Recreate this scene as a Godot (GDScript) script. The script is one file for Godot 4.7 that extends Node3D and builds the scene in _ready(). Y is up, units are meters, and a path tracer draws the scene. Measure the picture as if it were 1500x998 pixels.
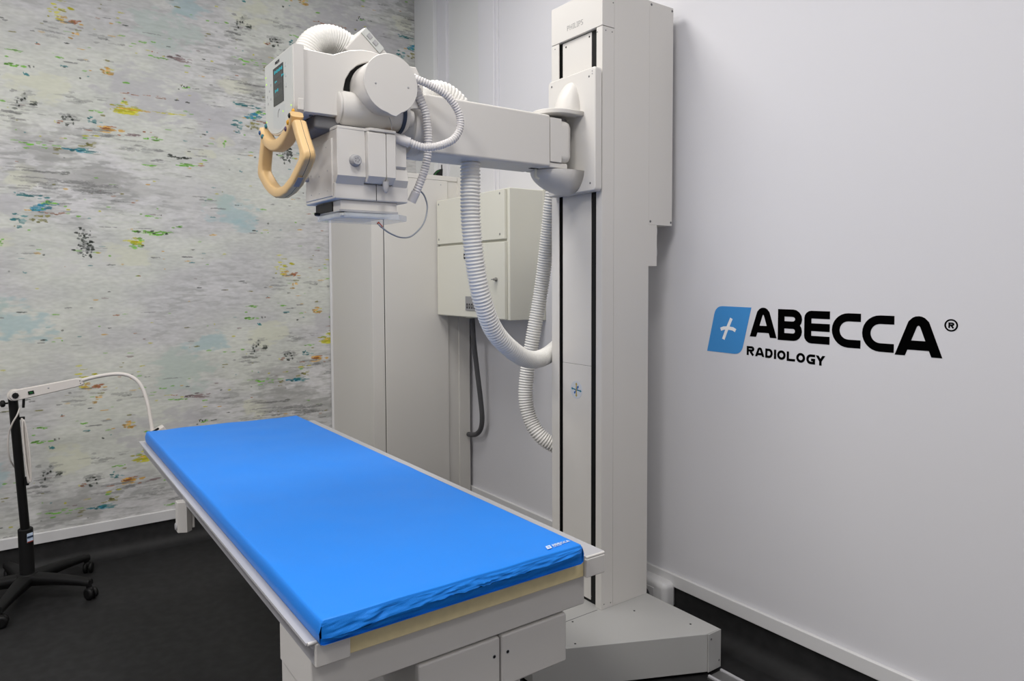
extends Node3D
# X-ray room. Metres, y up. The logo wall is the plane x = XW, the mural wall the plane z = ZM.

const XW := 2.293
const ZM := -4.21
const CEIL := 3.45
const XL := -1.9
const ZB := 2.1
var M := {}
var rng := RandomNumberGenerator.new()

# ------------------------------------------------------------------ set-up
func setup_camera_and_light() -> void:
	var f := 1028.833
	var pitch := -0.04864016
	var roll := -0.00393199
	var yaw := 0.62310397
	var fw := Vector3(sin(yaw) * cos(pitch), sin(pitch), -cos(yaw) * cos(pitch))
	var r := Vector3(cos(yaw), 0, sin(yaw))
	var u := r.cross(fw)
	var r2 := r * cos(roll) + u * sin(roll)
	var u2 := -r * sin(roll) + u * cos(roll)
	var cam := Camera3D.new()
	cam.name = "camera"
	add_child(cam)
	cam.transform = Transform3D(Basis(r2, u2, -fw), Vector3(0, 1.45, 0))
	cam.projection = Camera3D.PROJECTION_FRUSTUM
	cam.near = 0.05
	cam.far = 50.0
	cam.size = cam.near * 998.0 / f
	cam.frustum_offset = Vector2(0, -(499.0 - 460.04) / f * cam.near)
	cam.current = true
	var we := WorldEnvironment.new()
	we.name = "world_environment"
	var e := Environment.new()
	e.background_mode = Environment.BG_COLOR
	e.background_color = Color(0.0, 0.0, 0.0)
	e.tonemap_mode = Environment.TONE_MAPPER_LINEAR
	e.tonemap_exposure = 0.98
	e.sdfgi_enabled = true
	e.ssao_enabled = true
	e.ssil_enabled = true
	we.environment = e
	add_child(we)
	# the room's ceiling panels (light and fitting of the same size)
	ceiling_panel(Vector3(1.12, CEIL, -2.55), 2.2, "square ceiling light panel above the column and mural end")
	ceiling_panel(Vector3(0.75, CEIL, -0.9), 2.3, "square ceiling light panel above the near end of the table")
	ceiling_panel(Vector3(-0.9, CEIL, -0.6), 3.7, "square ceiling light panel left of the viewer")
	ceiling_panel(Vector3(0.4, CEIL, 1.2), 1.5, "square ceiling light panel behind the viewer")
	ceiling_panel(Vector3(-0.9, CEIL, -2.5), 3.1, "square ceiling light panel above the lamp side of the room")

func ceiling_panel(at: Vector3, energy: float, label: String) -> void:
	var t := thing("ceiling_light", label, "ceiling light", at, "ceiling light panels")
	part(t, "frame", rbox(at + Vector3(0, -0.012, 0), Vector3(0.64, 0.024, 0.64), 0.004), M.trim)
	part(t, "diffuser", rbox(at + Vector3(0, -0.026, 0), Vector3(0.6, 0.006, 0.6), 0.002), M.glow)
	var l := AreaLight3D.new()
	l.name = "panel_light"
	l.area_size = Vector2(0.6, 0.6)
	l.light_energy = energy
	l.light_color = Color(1.0, 0.985, 0.965)
	l.shadow_enabled = true
	l.area_range = 14.0
	add_child(l)
	l.transform = Transform3D(Basis(Vector3(1, 0, 0), Vector3(0, 0, -1), Vector3(0, 1, 0)), at + Vector3(0, -0.032, 0))

# ------------------------------------------------------------------ nodes
func thing(nm: String, label: String, category: String, at: Vector3, group := "") -> Node3D:
	var o := Node3D.new()
	o.name = nm
	add_child(o, true)
	o.position = at
	o.set_meta("label", label)
	o.set_meta("category", category)
	if group != "":
		o.set_meta("group", group)
	return o

func part(parent: Node, nm: String, mesh: Mesh, mat: Material, label := "") -> MeshInstance3D:
	var o := MeshInstance3D.new()
	o.name = nm
	o.mesh = mesh
	o.material_override = mat
	parent.add_child(o, true)
	o.global_transform = Transform3D()
	if label != "":
		o.set_meta("label", label)
	return o

func struct(nm: String, mesh: Mesh, mat: Material) -> MeshInstance3D:
	var o := part(self, nm, mesh, mat)
	o.set_meta("kind", "structure")
	return o

# ------------------------------------------------------------------ meshes
func commit(v: PackedVector3Array, n: PackedVector3Array, uv: PackedVector2Array, idx: PackedInt32Array) -> ArrayMesh:
	var a := []
	a.resize(Mesh.ARRAY_MAX)
	a[Mesh.ARRAY_VERTEX] = v
	a[Mesh.ARRAY_NORMAL] = n
	if uv.size() == v.size():
		a[Mesh.ARRAY_TEX_UV] = uv
	a[Mesh.ARRAY_INDEX] = idx
	var m := ArrayMesh.new()
	m.add_surface_from_arrays(Mesh.PRIMITIVE_TRIANGLES, a)
	return m

func rbox(c: Vector3, s: Vector3, b := 0.003, basis := Basis()) -> ArrayMesh:
	var h := s * 0.5
	b = minf(b, minf(h.x, minf(h.y, h.z)) * 0.98)
	var v := PackedVector3Array()
	var n := PackedVector3Array()
	var idx := PackedInt32Array()
	for axis in 3:
		for sg in [-1.0, 1.0]:
			var ua := (axis + 1) % 3
			var va := (axis + 2) % 3
			var us := [-h[ua], -h[ua] + b, h[ua] - b, h[ua]]
			var vs := [-h[va], -h[va] + b, h[va] - b, h[va]]
			var st := v.size()
			for j in 4:
				for i in 4:
					var p := Vector3()
					p[axis] = h[axis] * sg
					p[ua] = us[i]
					p[va] = vs[j]
					var inner := p.clamp(-h + Vector3.ONE * b, h - Vector3.ONE * b)
					var d := (p - inner).normalized()
					v.append(c + basis * (inner + d * b))
					n.append(basis * d)
			for j in 3:
				for i in 3:
					var q := st + j * 4 + i
					if sg > 0:
						idx.append_array(PackedInt32Array([q, q + 4, q + 1, q + 1, q + 4, q + 5]))
					else:
						idx.append_array(PackedInt32Array([q, q + 1, q + 4, q + 1, q + 5, q + 4]))
	return commit(v, n, PackedVector2Array(), idx)

# rows of points -> smooth surface; repeat a row for a crease
func loft(rows: Array, closed := true, cap0 := false, cap1 := false) -> ArrayMesh:
	var m: int = rows[0].size()
	var v := PackedVector3Array()
	for r in rows:
		v.append_array(r)
	var n := PackedVector3Array()
	n.resize(v.size())
	var idx := PackedInt32Array()
	var last := m if closed else m - 1
	for j in rows.size() - 1:
		for i in last:
			var a := j * m + i
			var b := j * m + (i + 1) % m
			var c := a + m
			var d := b + m
			for t in [[a, b, c], [b, d, c]]:
				var fn := (v[t[2]] - v[t[0]]).cross(v[t[1]] - v[t[0]])
				if fn.length_squared() < 1e-18:
					continue
				idx.append_array(PackedInt32Array(t))
				for k in t:
					n[k] += fn
	if closed == false:
		pass
	for k in n.size():
		n[k] = n[k].normalized() if n[k].length_squared() > 0.0 else Vector3.UP
	for e in [[cap0, 0], [cap1, rows.size() - 1]]:
		if not e[0]:
			continue
		var row: PackedVector3Array = rows[e[1]]
		var cen := Vector3()
		for p in row:
			cen += p / m
		var other := Vector3()
		for p in rows[1 if e[1] == 0 else rows.size() - 2]:
			other += p / m
		var fnn := Vector3()
		for i in m:
			fnn += (row[i] - cen).cross(row[(i + 1) % m] - cen)
		fnn = fnn.normalized()
		var flip := fnn.dot(cen - other) < 0.0
		if flip:
			fnn = -fnn
		var s := v.size()
		v.append(cen)
		n.append(fnn)
		for p in row:
			v.append(p)
			n.append(fnn)
		for i in m:
			var a := s + 1 + i
			var b := s + 1 + (i + 1) % m
			idx.append_array(PackedInt32Array([s, a, b] if flip else [s, b, a]))
	return commit(v, n, PackedVector2Array(), idx)

# polygon in the plane (a, b) at origin o, pushed along w by depth, with rounded rims
func extrude(poly: Array, o: Vector3, a: Vector3, b: Vector3, w: Vector3, depth: float, bev := 0.002, smooth_deg := 35.0) -> ArrayMesh:
	var p := PackedVector2Array(poly)
	if Geometry2D.is_polygon_clockwise(p):
		p.reverse()
	var m := p.size()
	var en: Array[Vector2] = []
	for i in m:
		var d := (p[(i + 1) % m] - p[i]).normalized()
		en.append(Vector2(d.y, -d.x))
	var ins := PackedVector2Array()
	for i in m:
		var n0: Vector2 = en[(i + m - 1) % m]
		var n1: Vector2 = en[i]
		var mt := (n0 + n1).normalized()
		var k := 1.0 / maxf(mt.dot(n1), 0.35)
		ins.append(p[i] - mt * bev * k)
	var v := PackedVector3Array()
	var n := PackedVector3Array()
	var idx := PackedInt32Array()
	var cs := cos(deg_to_rad(smooth_deg))
	var flip := a.cross(b).dot(w) < 0.0
	for i in m:
		var j := (i + 1) % m
		var na: Vector2 = en[i]
		var nb: Vector2 = en[i]
		var pa: Vector2 = en[(i + m - 1) % m]
		var pb: Vector2 = en[j]
		if pa.dot(en[i]) > cs:
			na = (pa + en[i]).normalized()
		if pb.dot(en[i]) > cs:
			nb = (pb + en[i]).normalized()
		var na3 := a * na.x + b * na.y
		var nb3 := a * nb.x + b * nb.y
		var s := v.size()
		var lev := [[ins[i], ins[j], 0.0, -w], [p[i], p[j], bev, Vector3()], [p[i], p[j], depth - bev, Vector3()], [ins[i], ins[j], depth, w]]
		for l in lev:
			var q0: Vector2 = l[0]
			var q1: Vector2 = l[1]
			v.append(o + a * q0.x + b * q0.y + w * l[2])
			v.append(o + a * q1.x + b * q1.y + w * l[2])
			var extra: Vector3 = l[3]
			n.append((na3 * (0.35 if extra != Vector3() else 1.0) + extra).normalized())
			n.append((nb3 * (0.35 if extra != Vector3() else 1.0) + extra).normalized())
		for l in 3:
			var q := s + l * 2
			if flip:
				idx.append_array(PackedInt32Array([q, q + 1, q + 2, q + 1, q + 3, q + 2]))
			else:
				idx.append_array(PackedInt32Array([q, q + 2, q + 1, q + 1, q + 2, q + 3]))
	var tri := Geometry2D.triangulate_polygon(ins)
	if tri.is_empty():
		tri = Geometry2D.triangulate_polygon(p)
	for e in [[0.0, -w, not flip], [depth, w, flip]]:
		var s := v.size()
		for q in ins:
			v.append(o + a * q.x + b * q.y + w * e[0])
			n.append(e[1])
		for k in range(0, tri.size(), 3):
			# triangulation comes out in either sense: orient each face by its normal
			var t0 := s + tri[k]
			var t1 := s + tri[k + 1]
			var t2 := s + tri[k + 2]
			var fn := (v[t2] - v[t0]).cross(v[t1] - v[t0])
			if fn.dot(e[1]) > 0:
				idx.append_array(PackedInt32Array([t0, t1, t2]))
			else:
				idx.append_array(PackedInt32Array([t0, t2, t1]))
	return commit(v, n, PackedVector2Array(), idx)

func ring(c: Vector3, ax: Vector3, ay: Vector3, rx: float, ry: float, k: int) -> PackedVector3Array:
	var r := PackedVector3Array()
	for i in k:
		var t := TAU * i / k
		r.append(c + ax * cos(t) * rx + ay * sin(t) * ry)
	return r

# solid of revolution about axis d from point c; prof = [[along, radius], ...]; a repeated entry makes a crease
func lathe(c: Vector3, d: Vector3, prof: Array, k := 32) -> ArrayMesh:
	d = d.normalized()
	var ax := d.cross(Vector3(0, 1, 0) if absf(d.y) < 0.9 else Vector3(1, 0, 0)).normalized()
	var ay := d.cross(ax)
	var rows := []
	for q in prof:
		rows.append(ring(c + d * q[0], ax, ay, q[1], q[1], k))
	return loft(rows, true, true, true)

func cyl(a: Vector3, b: Vector3, r: float, bev := 0.001, k := 20) -> ArrayMesh:
	var l := a.distance_to(b)
	return lathe(a, b - a, [[0, r - bev], [bev, r], [bev, r], [l - bev, r], [l - bev, r], [l, r - bev]], k)

func smooth_path(pts: Array, step: float) -> PackedVector3Array:
	var c := Curve3D.new()
	c.bake_interval = 0.004
	c.up_vector_enabled = false
	for i in pts.size():
		var p: Vector3 = pts[i]
		var a: Vector3 = pts[maxi(i - 1, 0)]
		var b: Vector3 = pts[mini(i + 1, pts.size() - 1)]
		var t := (b - a) / 6.0
		c.add_point(p, -t, t)
	var out := PackedVector3Array()
	var l := c.get_baked_length()
	var k := maxi(2, int(round(l / step)))
	for i in k + 1:
		out.append(c.sample_baked(l * i / k, true))
	return out

# a tube along points; rib > 0 makes the rings of a corrugated hose of that pitch
func tube(pts: Array, r: float, rib := 0.0, depth := 0.0, k := 16, taper: Array = []) -> ArrayMesh:
	var step := rib / 6.0 if rib > 0.0 else maxf(r * 0.9, 0.004)
	var path := smooth_path(pts, step)
	var rows := []
	var t := (path[1] - path[0]).normalized()
	var ax := t.cross(Vector3(0.31, 0.2, 0.93)).normalized()
	for i in path.size():
		var t2 := (path[mini(i + 1, path.size() - 1)] - path[maxi(i - 1, 0)]).normalized()
		ax = (ax - t2 * ax.dot(t2)).normalized()
		var ay := t2.cross(ax)
		var rr := r
		if rib > 0.0:
			var ph := fmod(float(i), 6.0) / 6.0
			rr = r - depth * (0.5 - 0.5 * cos(TAU * ph))
		rows.append(ring(path[i], ax, ay, rr, rr, k))
	return loft(rows, true, true, true)

# ------------------------------------------------------------------ materials
func mat(col: Color, rough := 0.5, metal := 0.0) -> StandardMaterial3D:
	var m := StandardMaterial3D.new()
	m.albedo_color = col
	m.roughness = rough
	m.metallic = metal
	m.metallic_specular = 0.4
	return m

func grain(m: StandardMaterial3D, freq: float, lo: float, hi: float, scale: float, bump := 0.0) -> StandardMaterial3D:
	var nz := FastNoiseLite.new()
	nz.noise_type = FastNoiseLite.TYPE_SIMPLEX
	nz.frequency = freq
	nz.fractal_octaves = 4
	nz.seed = 7
	var t := NoiseTexture2D.new()
	t.width = 256
	t.height = 256
	t.seamless = true
	t.noise = nz
	var g := Gradient.new()
	g.set_color(0, Color(lo, lo, lo))
	g.set_color(1, Color(hi, hi, hi))
	t.color_ramp = g
	m.albedo_texture = t
	m.uv1_triplanar = true
	m.uv1_world_triplanar = true
	m.uv1_scale = Vector3.ONE * scale
	if bump > 0.0:
		var t2 := NoiseTexture2D.new()
		t2.width = 256
		t2.height = 256
		t2.seamless = true
		t2.noise = nz
		t2.as_normal_map = true
		t2.bump_strength = bump
		m.normal_enabled = true
		m.normal_texture = t2
	return m

func make_materials() -> void:
	M.wall = mat(Color(0.85, 0.85, 0.868), 0.7)
	M.wall_grey = mat(Color(0.85, 0.855, 0.855), 0.75)
	M.ceil = mat(Color(0.88, 0.88, 0.88), 0.9)
	M.trim = mat(Color(0.86, 0.86, 0.865), 0.45)
	M.floor = grain(mat(Color(0.15, 0.15, 0.155), 0.6), 0.035, 0.72, 1.0, 1.6)
	M.shell = mat(Color(0.84, 0.83, 0.815), 0.42)
	M.shell.metallic_specular = 0.35
	M.shell2 = mat(Color(0.84, 0.83, 0.815), 0.38)
	M.plinth = mat(Color(0.70, 0.70, 0.695), 0.4)
	M.cream = mat(Color(0.875, 0.87, 0.82), 0.35)
	M.cab = mat(Color(0.835, 0.825, 0.805), 0.45)
	M.hose = mat(Color(0.90, 0.895, 0.88), 0.35)
	M.hose_grey = mat(Color(0.86, 0.85, 0.85), 0.4)
	M.cable = mat(Color(0.58, 0.60, 0.63), 0.4)
	M.black = mat(Color(0.03, 0.03, 0.032), 0.55)
	M.dark = mat(Color(0.09, 0.09, 0.095), 0.5)
	M.rubber = mat(Color(0.045, 0.045, 0.05), 0.7)
	M.grey = mat(Color(0.42, 0.42, 0.43), 0.5)
	M.pipe = mat(Color(0.33, 0.33, 0.34), 0.6)
	M.knob = mat(Color(0.68, 0.68, 0.69), 0.4)
	M.beige = mat(Color(0.87, 0.735, 0.53), 0.38)
	M.steel = mat(Color(0.62, 0.62, 0.62), 0.32, 0.9)
	M.rail = mat(Color(0.70, 0.70, 0.715), 0.4)
	M.board = grain(mat(Color(0.90, 0.84, 0.66), 0.55), 0.04, 0.965, 1.0, 3.0)
	M.blue = grain(mat(Color(0.11, 0.525, 0.935), 0.40), 0.3, 0.97, 1.0, 6.0, 0.6)
	M.print_white = mat(Color(0.80, 0.86, 0.95), 0.5)
	M.ink = mat(Color(0.012, 0.012, 0.014), 0.9)
	M.ink.metallic_specular = 0.1
	M.logo_blue = mat(Color(0.25, 0.56, 0.82), 0.5)
	M.logo_white = mat(Color(0.95, 0.95, 0.95), 0.5)
	M.letter_grey = mat(Color(0.60, 0.60, 0.60), 0.5)
	M.letter_dark = mat(Color(0.25, 0.25, 0.27), 0.5)
	M.label_blue = mat(Color(0.60, 0.58, 0.58), 0.6)
	M.navy = mat(Color(0.20, 0.25, 0.34), 0.4)
	M.lamp_white = mat(Color(0.84, 0.82, 0.80), 0.4)
	M.panel = mat(Color(0.79, 0.80, 0.79), 0.4)
	M.panel2 = mat(Color(0.76, 0.775, 0.775), 0.3)
	M.yellow = mat(Color(0.85, 0.62, 0.12), 0.4)
	M.purple = mat(Color(0.33, 0.26, 0.38), 0.4)
	M.blue_key = mat(Color(0.20, 0.34, 0.52), 0.4)
	M.teal_key = mat(Color(0.20, 0.45, 0.50), 0.4)
	M.red = mat(Color(0.55, 0.22, 0.15), 0.5)
	M.green = mat(Color(0.10, 0.35, 0.16), 0.5)
	M.sticker = mat(Color(0.78, 0.80, 0.83), 0.3)
	M.arrow_yellow = mat(Color(0.68, 0.60, 0.22), 0.5)
	M.arrow_blue = mat(Color(0.10, 0.38, 0.68), 0.5)
	M.arrow_teal = mat(Color(0.08, 0.45, 0.56), 0.5)
	M.glow = mat(Color(0.95, 0.95, 0.95), 0.6)
	M.glow.emission_enabled = true
	M.glow.emission = Color(1, 0.985, 0.965)
	M.glow.emission_energy_multiplier = 1.2
	M.led = mat(Color(0.7, 0.9, 0.2), 0.4)
	M.led.emission_enabled = true
	M.led.emission = Color(0.75, 1.0, 0.2)
	M.led.emission_energy_multiplier = 0.7
	M.glyph = mat(Color(0.15, 0.6, 0.65), 0.4)
	M.glyph.emission_enabled = true
	M.glyph.emission = Color(0.15, 0.75, 0.8)
	M.glyph.emission_energy_multiplier = 0.3
	M.screen = mat(Color(0.13, 0.135, 0.14), 0.15)
	M.screen_band = mat(Color(0.20, 0.205, 0.21), 0.15)
	M.acrylic = mat(Color(0.86, 0.89, 0.93, 0.35), 0.05)
	M.acrylic.transparency = BaseMaterial3D.TRANSPARENCY_ALPHA

# ------------------------------------------------------------------ lettering from pen strokes
func arc(cx: float, cy: float, rx: float, ry: float, a0: float, a1: float, k := 8) -> Array:
	var o := []
	for i in k + 1:
		var t := deg_to_rad(lerpf(a0, a1, float(i) / k))
		o.append(Vector2(cx + rx * cos(t), cy + ry * sin(t)))
	return o

# strokes of a capital in a box of width w and height 1; h is half the pen width
func glyph(ch: String, w: float, h: float) -> Array:
	var l := h
	var r := w - h
	var t := 1.0 - h
	var b := h
	match ch:
		"A":
			var s := [[Vector2(l - w * 0.055, -0.12)] + [Vector2(w * 0.5 - w * 0.13, 0.80)] + arc(w * 0.5, t - 0.09, w * 0.11, 0.09, 150, 30, 6) + [Vector2(w * 0.5 + w * 0.13, 0.80), Vector2(r + w * 0.055, -0.12)]]
			s.append([Vector2(w * 0.2, 0.27), Vector2(w * 0.8, 0.27)])
			return s
		"B":
			return [[Vector2(l, 0), Vector2(l, 1)],
				[Vector2(l, t)] + arc(r - 0.2, 0.75 - h * 0.5, 0.2, 0.25 - h * 0.5, 90, -90, 8) + [Vector2(l, 0.5)],
				[Vector2(l, 0.5)] + arc(r - 0.18, 0.25 + h * 0.5, 0.18, 0.25 - h * 0.5, 90, -90, 8) + [Vector2(l, b)]]
		"C":
			return [[Vector2(w, t)] + arc(l + 0.38, 0.5, 0.38, 0.5 - h, 90, 270, 14) + [Vector2(w, b)]]
		"D":
			return [[Vector2(l, 0), Vector2(l, 1)], [Vector2(l, t)] + arc(r - 0.32, 0.5, 0.32, 0.5 - h, 90, -90, 10) + [Vector2(l, b)]]
		"E":
			return [[Vector2(w, t)] + arc(l + 0.12, t - 0.12, 0.12, 0.12, 90, 180, 4) + arc(l + 0.12, b + 0.12, 0.12, 0.12, 180, 270, 4) + [Vector2(w, b)],
				[Vector2(l, 0.5), Vector2(w, 0.5)]]
		"R":
			return [[Vector2(l, 0), Vector2(l, 1)], [Vector2(l, t)] + arc(r - 0.2, 0.70, 0.2, 0.30 - h, 90, -90, 8) + [Vector2(l, 0.40 + h)], [Vector2(w * 0.5, 0.42), Vector2(r, 0)]]
		"I":
			return [[Vector2(w * 0.5, 0), Vector2(w * 0.5, 1)]]
		"O":
			return [arc(w * 0.5, 0.5, w * 0.5 - h, 0.5 - h, 0, 200, 14), arc(w * 0.5, 0.5, w * 0.5 - h, 0.5 - h, 180, 380, 14)]
		"L":
			return [[Vector2(l, 1), Vector2(l, b), Vector2(w, b)]]
		"G":
			return [[Vector2(w, t)] + arc(l + 0.35, 0.5, 0.35, 0.5 - h, 90, 270, 12) + [Vector2(r, b), Vector2(r, 0.45)], [Vector2(w, 0.45), Vector2(w * 0.55, 0.45)]]
		"Y":
			return [[Vector2(0, 1.12), Vector2(w * 0.5, 0.45), Vector2(w * 0.5, 0)], [Vector2(w, 1.12), Vector2(w * 0.5, 0.45)]]
	return []

# one letter as a thin cut-out on the surface through o with axes a, b and normal w
func letter(parent: Node, nm: String, ch: String, o: Vector3, a: Vector3, b: Vector3, w: Vector3, width: float, height: float, pen: float, thick: float, m: Material) -> void:
	var st := SurfaceTool.new()
	var k := 0
	for s in glyph(ch, width / height, pen * 0.5):
		var line := PackedVector2Array()
		for q in s:
			if line.is_empty() or line[line.size() - 1].distance_to(q) > 0.004:
				line.append(q)
		var cut: Array = Geometry2D.offset_polyline(line, pen * 0.5, Geometry2D.JOIN_MITER, Geometry2D.END_BUTT)
		if ch in "AY":
			var frame := PackedVector2Array([Vector2(-1, 0), Vector2(3, 0), Vector2(3, 1), Vector2(-1, 1)])
			cut = Geometry2D.intersect_polygons(cut[0], frame)
		for poly in cut:
			var pts := []
			for q in poly:
				pts.append(q * height)
			st.append_from(extrude(pts, o, a, b, w, thick + k * 0.00007, 0.0), 0, Transform3D())
			k += 1
	part(parent, nm, st.commit(), m)

func text_mesh(parent: Node, nm: String, txt: String, height: float, xf: Transform3D, m: Material, bold := false) -> void:
	var t := TextMesh.new()
	var f := SystemFont.new()
	f.font_names = PackedStringArray(["Droid Sans"])
	f.font_weight = 700 if bold else 400
	t.font = f
	t.text = txt
	t.font_size = 64
	t.pixel_size = height / 46.0
	t.depth = 0.0008
	var o := part(parent, nm, t, m)
	o.global_transform = xf

# ------------------------------------------------------------------ the mural's paint
const MX0 := -1.0
const MX1 := 2.24
const MY0 := 0.18
const PXM := 450.0   # pixels per metre
# x, y, width, height (mm), colour index, dabs
const DABS := [
	[248, 2802, 70, 90, 0, 14], [258, 2757, 60, 30, 1, 8], [317, 2763, 60, 30, 2, 6], [315, 2695, 60, 30, 1, 5],
	[74, 2573, 60, 14, 3, 7], [72, 2499, 60, 16, 3, 8], [109, 2464, 30, 20, 4, 6], [138, 2502, 40, 16, 7, 5],
	[448, 2541, 55, 40, 1, 10], [543, 2352, 150, 34, 0, 20], [548, 2356, 120, 12, 1, 8], [719, 2358, 130, 10, 0, 8], [525, 2389, 50, 20, 0, 5],
	[564, 2436, 70, 8, 2, 5], [708, 2440, 80, 8, 2, 5], [399, 2321, 60, 12, 3, 6], [458, 2242, 110, 24, 1, 10], [470, 2240, 80, 20, 2, 6], [571, 2220, 60, 16, 8, 8],
	[656, 2211, 70, 18, 3, 9], [637, 2245, 30, 10, 2, 4], [386, 2275, 40, 26, 4, 7], [138, 2130, 80, 16, 3, 7], [228, 2115, 50, 16, 6, 7],
	[316, 2115, 100, 22, 4, 14], [310, 2114, 60, 16, 5, 5], [370, 2148, 60, 22, 6, 7], [645, 2069, 60, 12, 3, 6], [808, 2087, 80, 16, 3, 12], [700, 2100, 90, 20, 9, 8], [795, 2127, 140, 18, 7, 12],
	[150, 1809, 90, 40, 5, 14], [108, 1877, 90, 20, 4, 10], [195, 1791, 90, 12, 2, 7], [137, 1754, 70, 30, 6, 8], [49, 1757, 50, 40, 4, 8], [185, 1845, 60, 16, 4, 5],
	[332, 1652, 75, 120, 7, 46], [332, 1630, 60, 70, 9, 20], [556, 1658, 70, 44, 0, 9], [566, 1652, 60, 40, 3, 8], [663, 1712, 110, 26, 3, 12], [663, 1712, 90, 22, 7, 5], [772, 1749, 40, 14, 3, 6], [632, 1799, 60, 20, 3, 5], [679, 1808, 30, 14, 7, 4],
	[99, 2331, 110, 70, 9, 26], [99, 2331, 100, 60, 7, 12], [279, 2275, 80, 46, 9, 16], [279, 2270, 70, 36, 7, 9], [32, 2256, 110, 60, 9, 16], [700, 2648, 60, 14, 3, 6], [681, 2673, 26, 10, 2, 4], [822, 2663, 130, 24, 8, 8],
	[821, 2515, 40, 20, 7, 9], [825, 2511, 36, 12, 3, 4], [881, 2513, 50, 8, 7, 4], [1276, 2832, 36, 16, 2, 6], [1262, 2834, 24, 12, 0, 3], [1033, 2227, 24, 40, 3, 4], [1219, 2428, 50, 30, 3, 6], [955, 1715, 50, 10, 1, 4],
	[250, 2700, 120, 60, 9, 8], [480, 2700, 140, 60, 9, 6], [180, 1950, 260, 120, 9, 22], [420, 1930, 240, 80, 9, 12], [560, 2150, 200, 40, 9, 8], [330, 2380, 160, 60, 9, 8], [420, 2210, 220, 60, 9, 12],
]
const WASHES := [ # broad thin patches: x, y, width, height (mm), colour index
	[1062, 1851, 230, 170, 0], [1135, 1761, 170, 70, 0], [990, 1900, 160, 90, 1], [731, 2798, 320, 230, 1], [857, 2941, 200, 120, 0], [1107, 2552, 170, 110, 2], [908, 2161, 130, 60, 2], [157, 2405, 220, 160, 2],
	[568, 1593, 300, 110, 2], [1010, 2240, 110, 70, 2], [640, 2450, 420, 240, 4], [950, 2380, 360, 260, 4], [200, 2150, 300, 160, 3], [260, 2000, 360, 130, 3], [520, 1950, 240, 110, 3], [760, 1960, 380, 160, 5], [300, 1560, 300, 120, 5],
]

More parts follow.
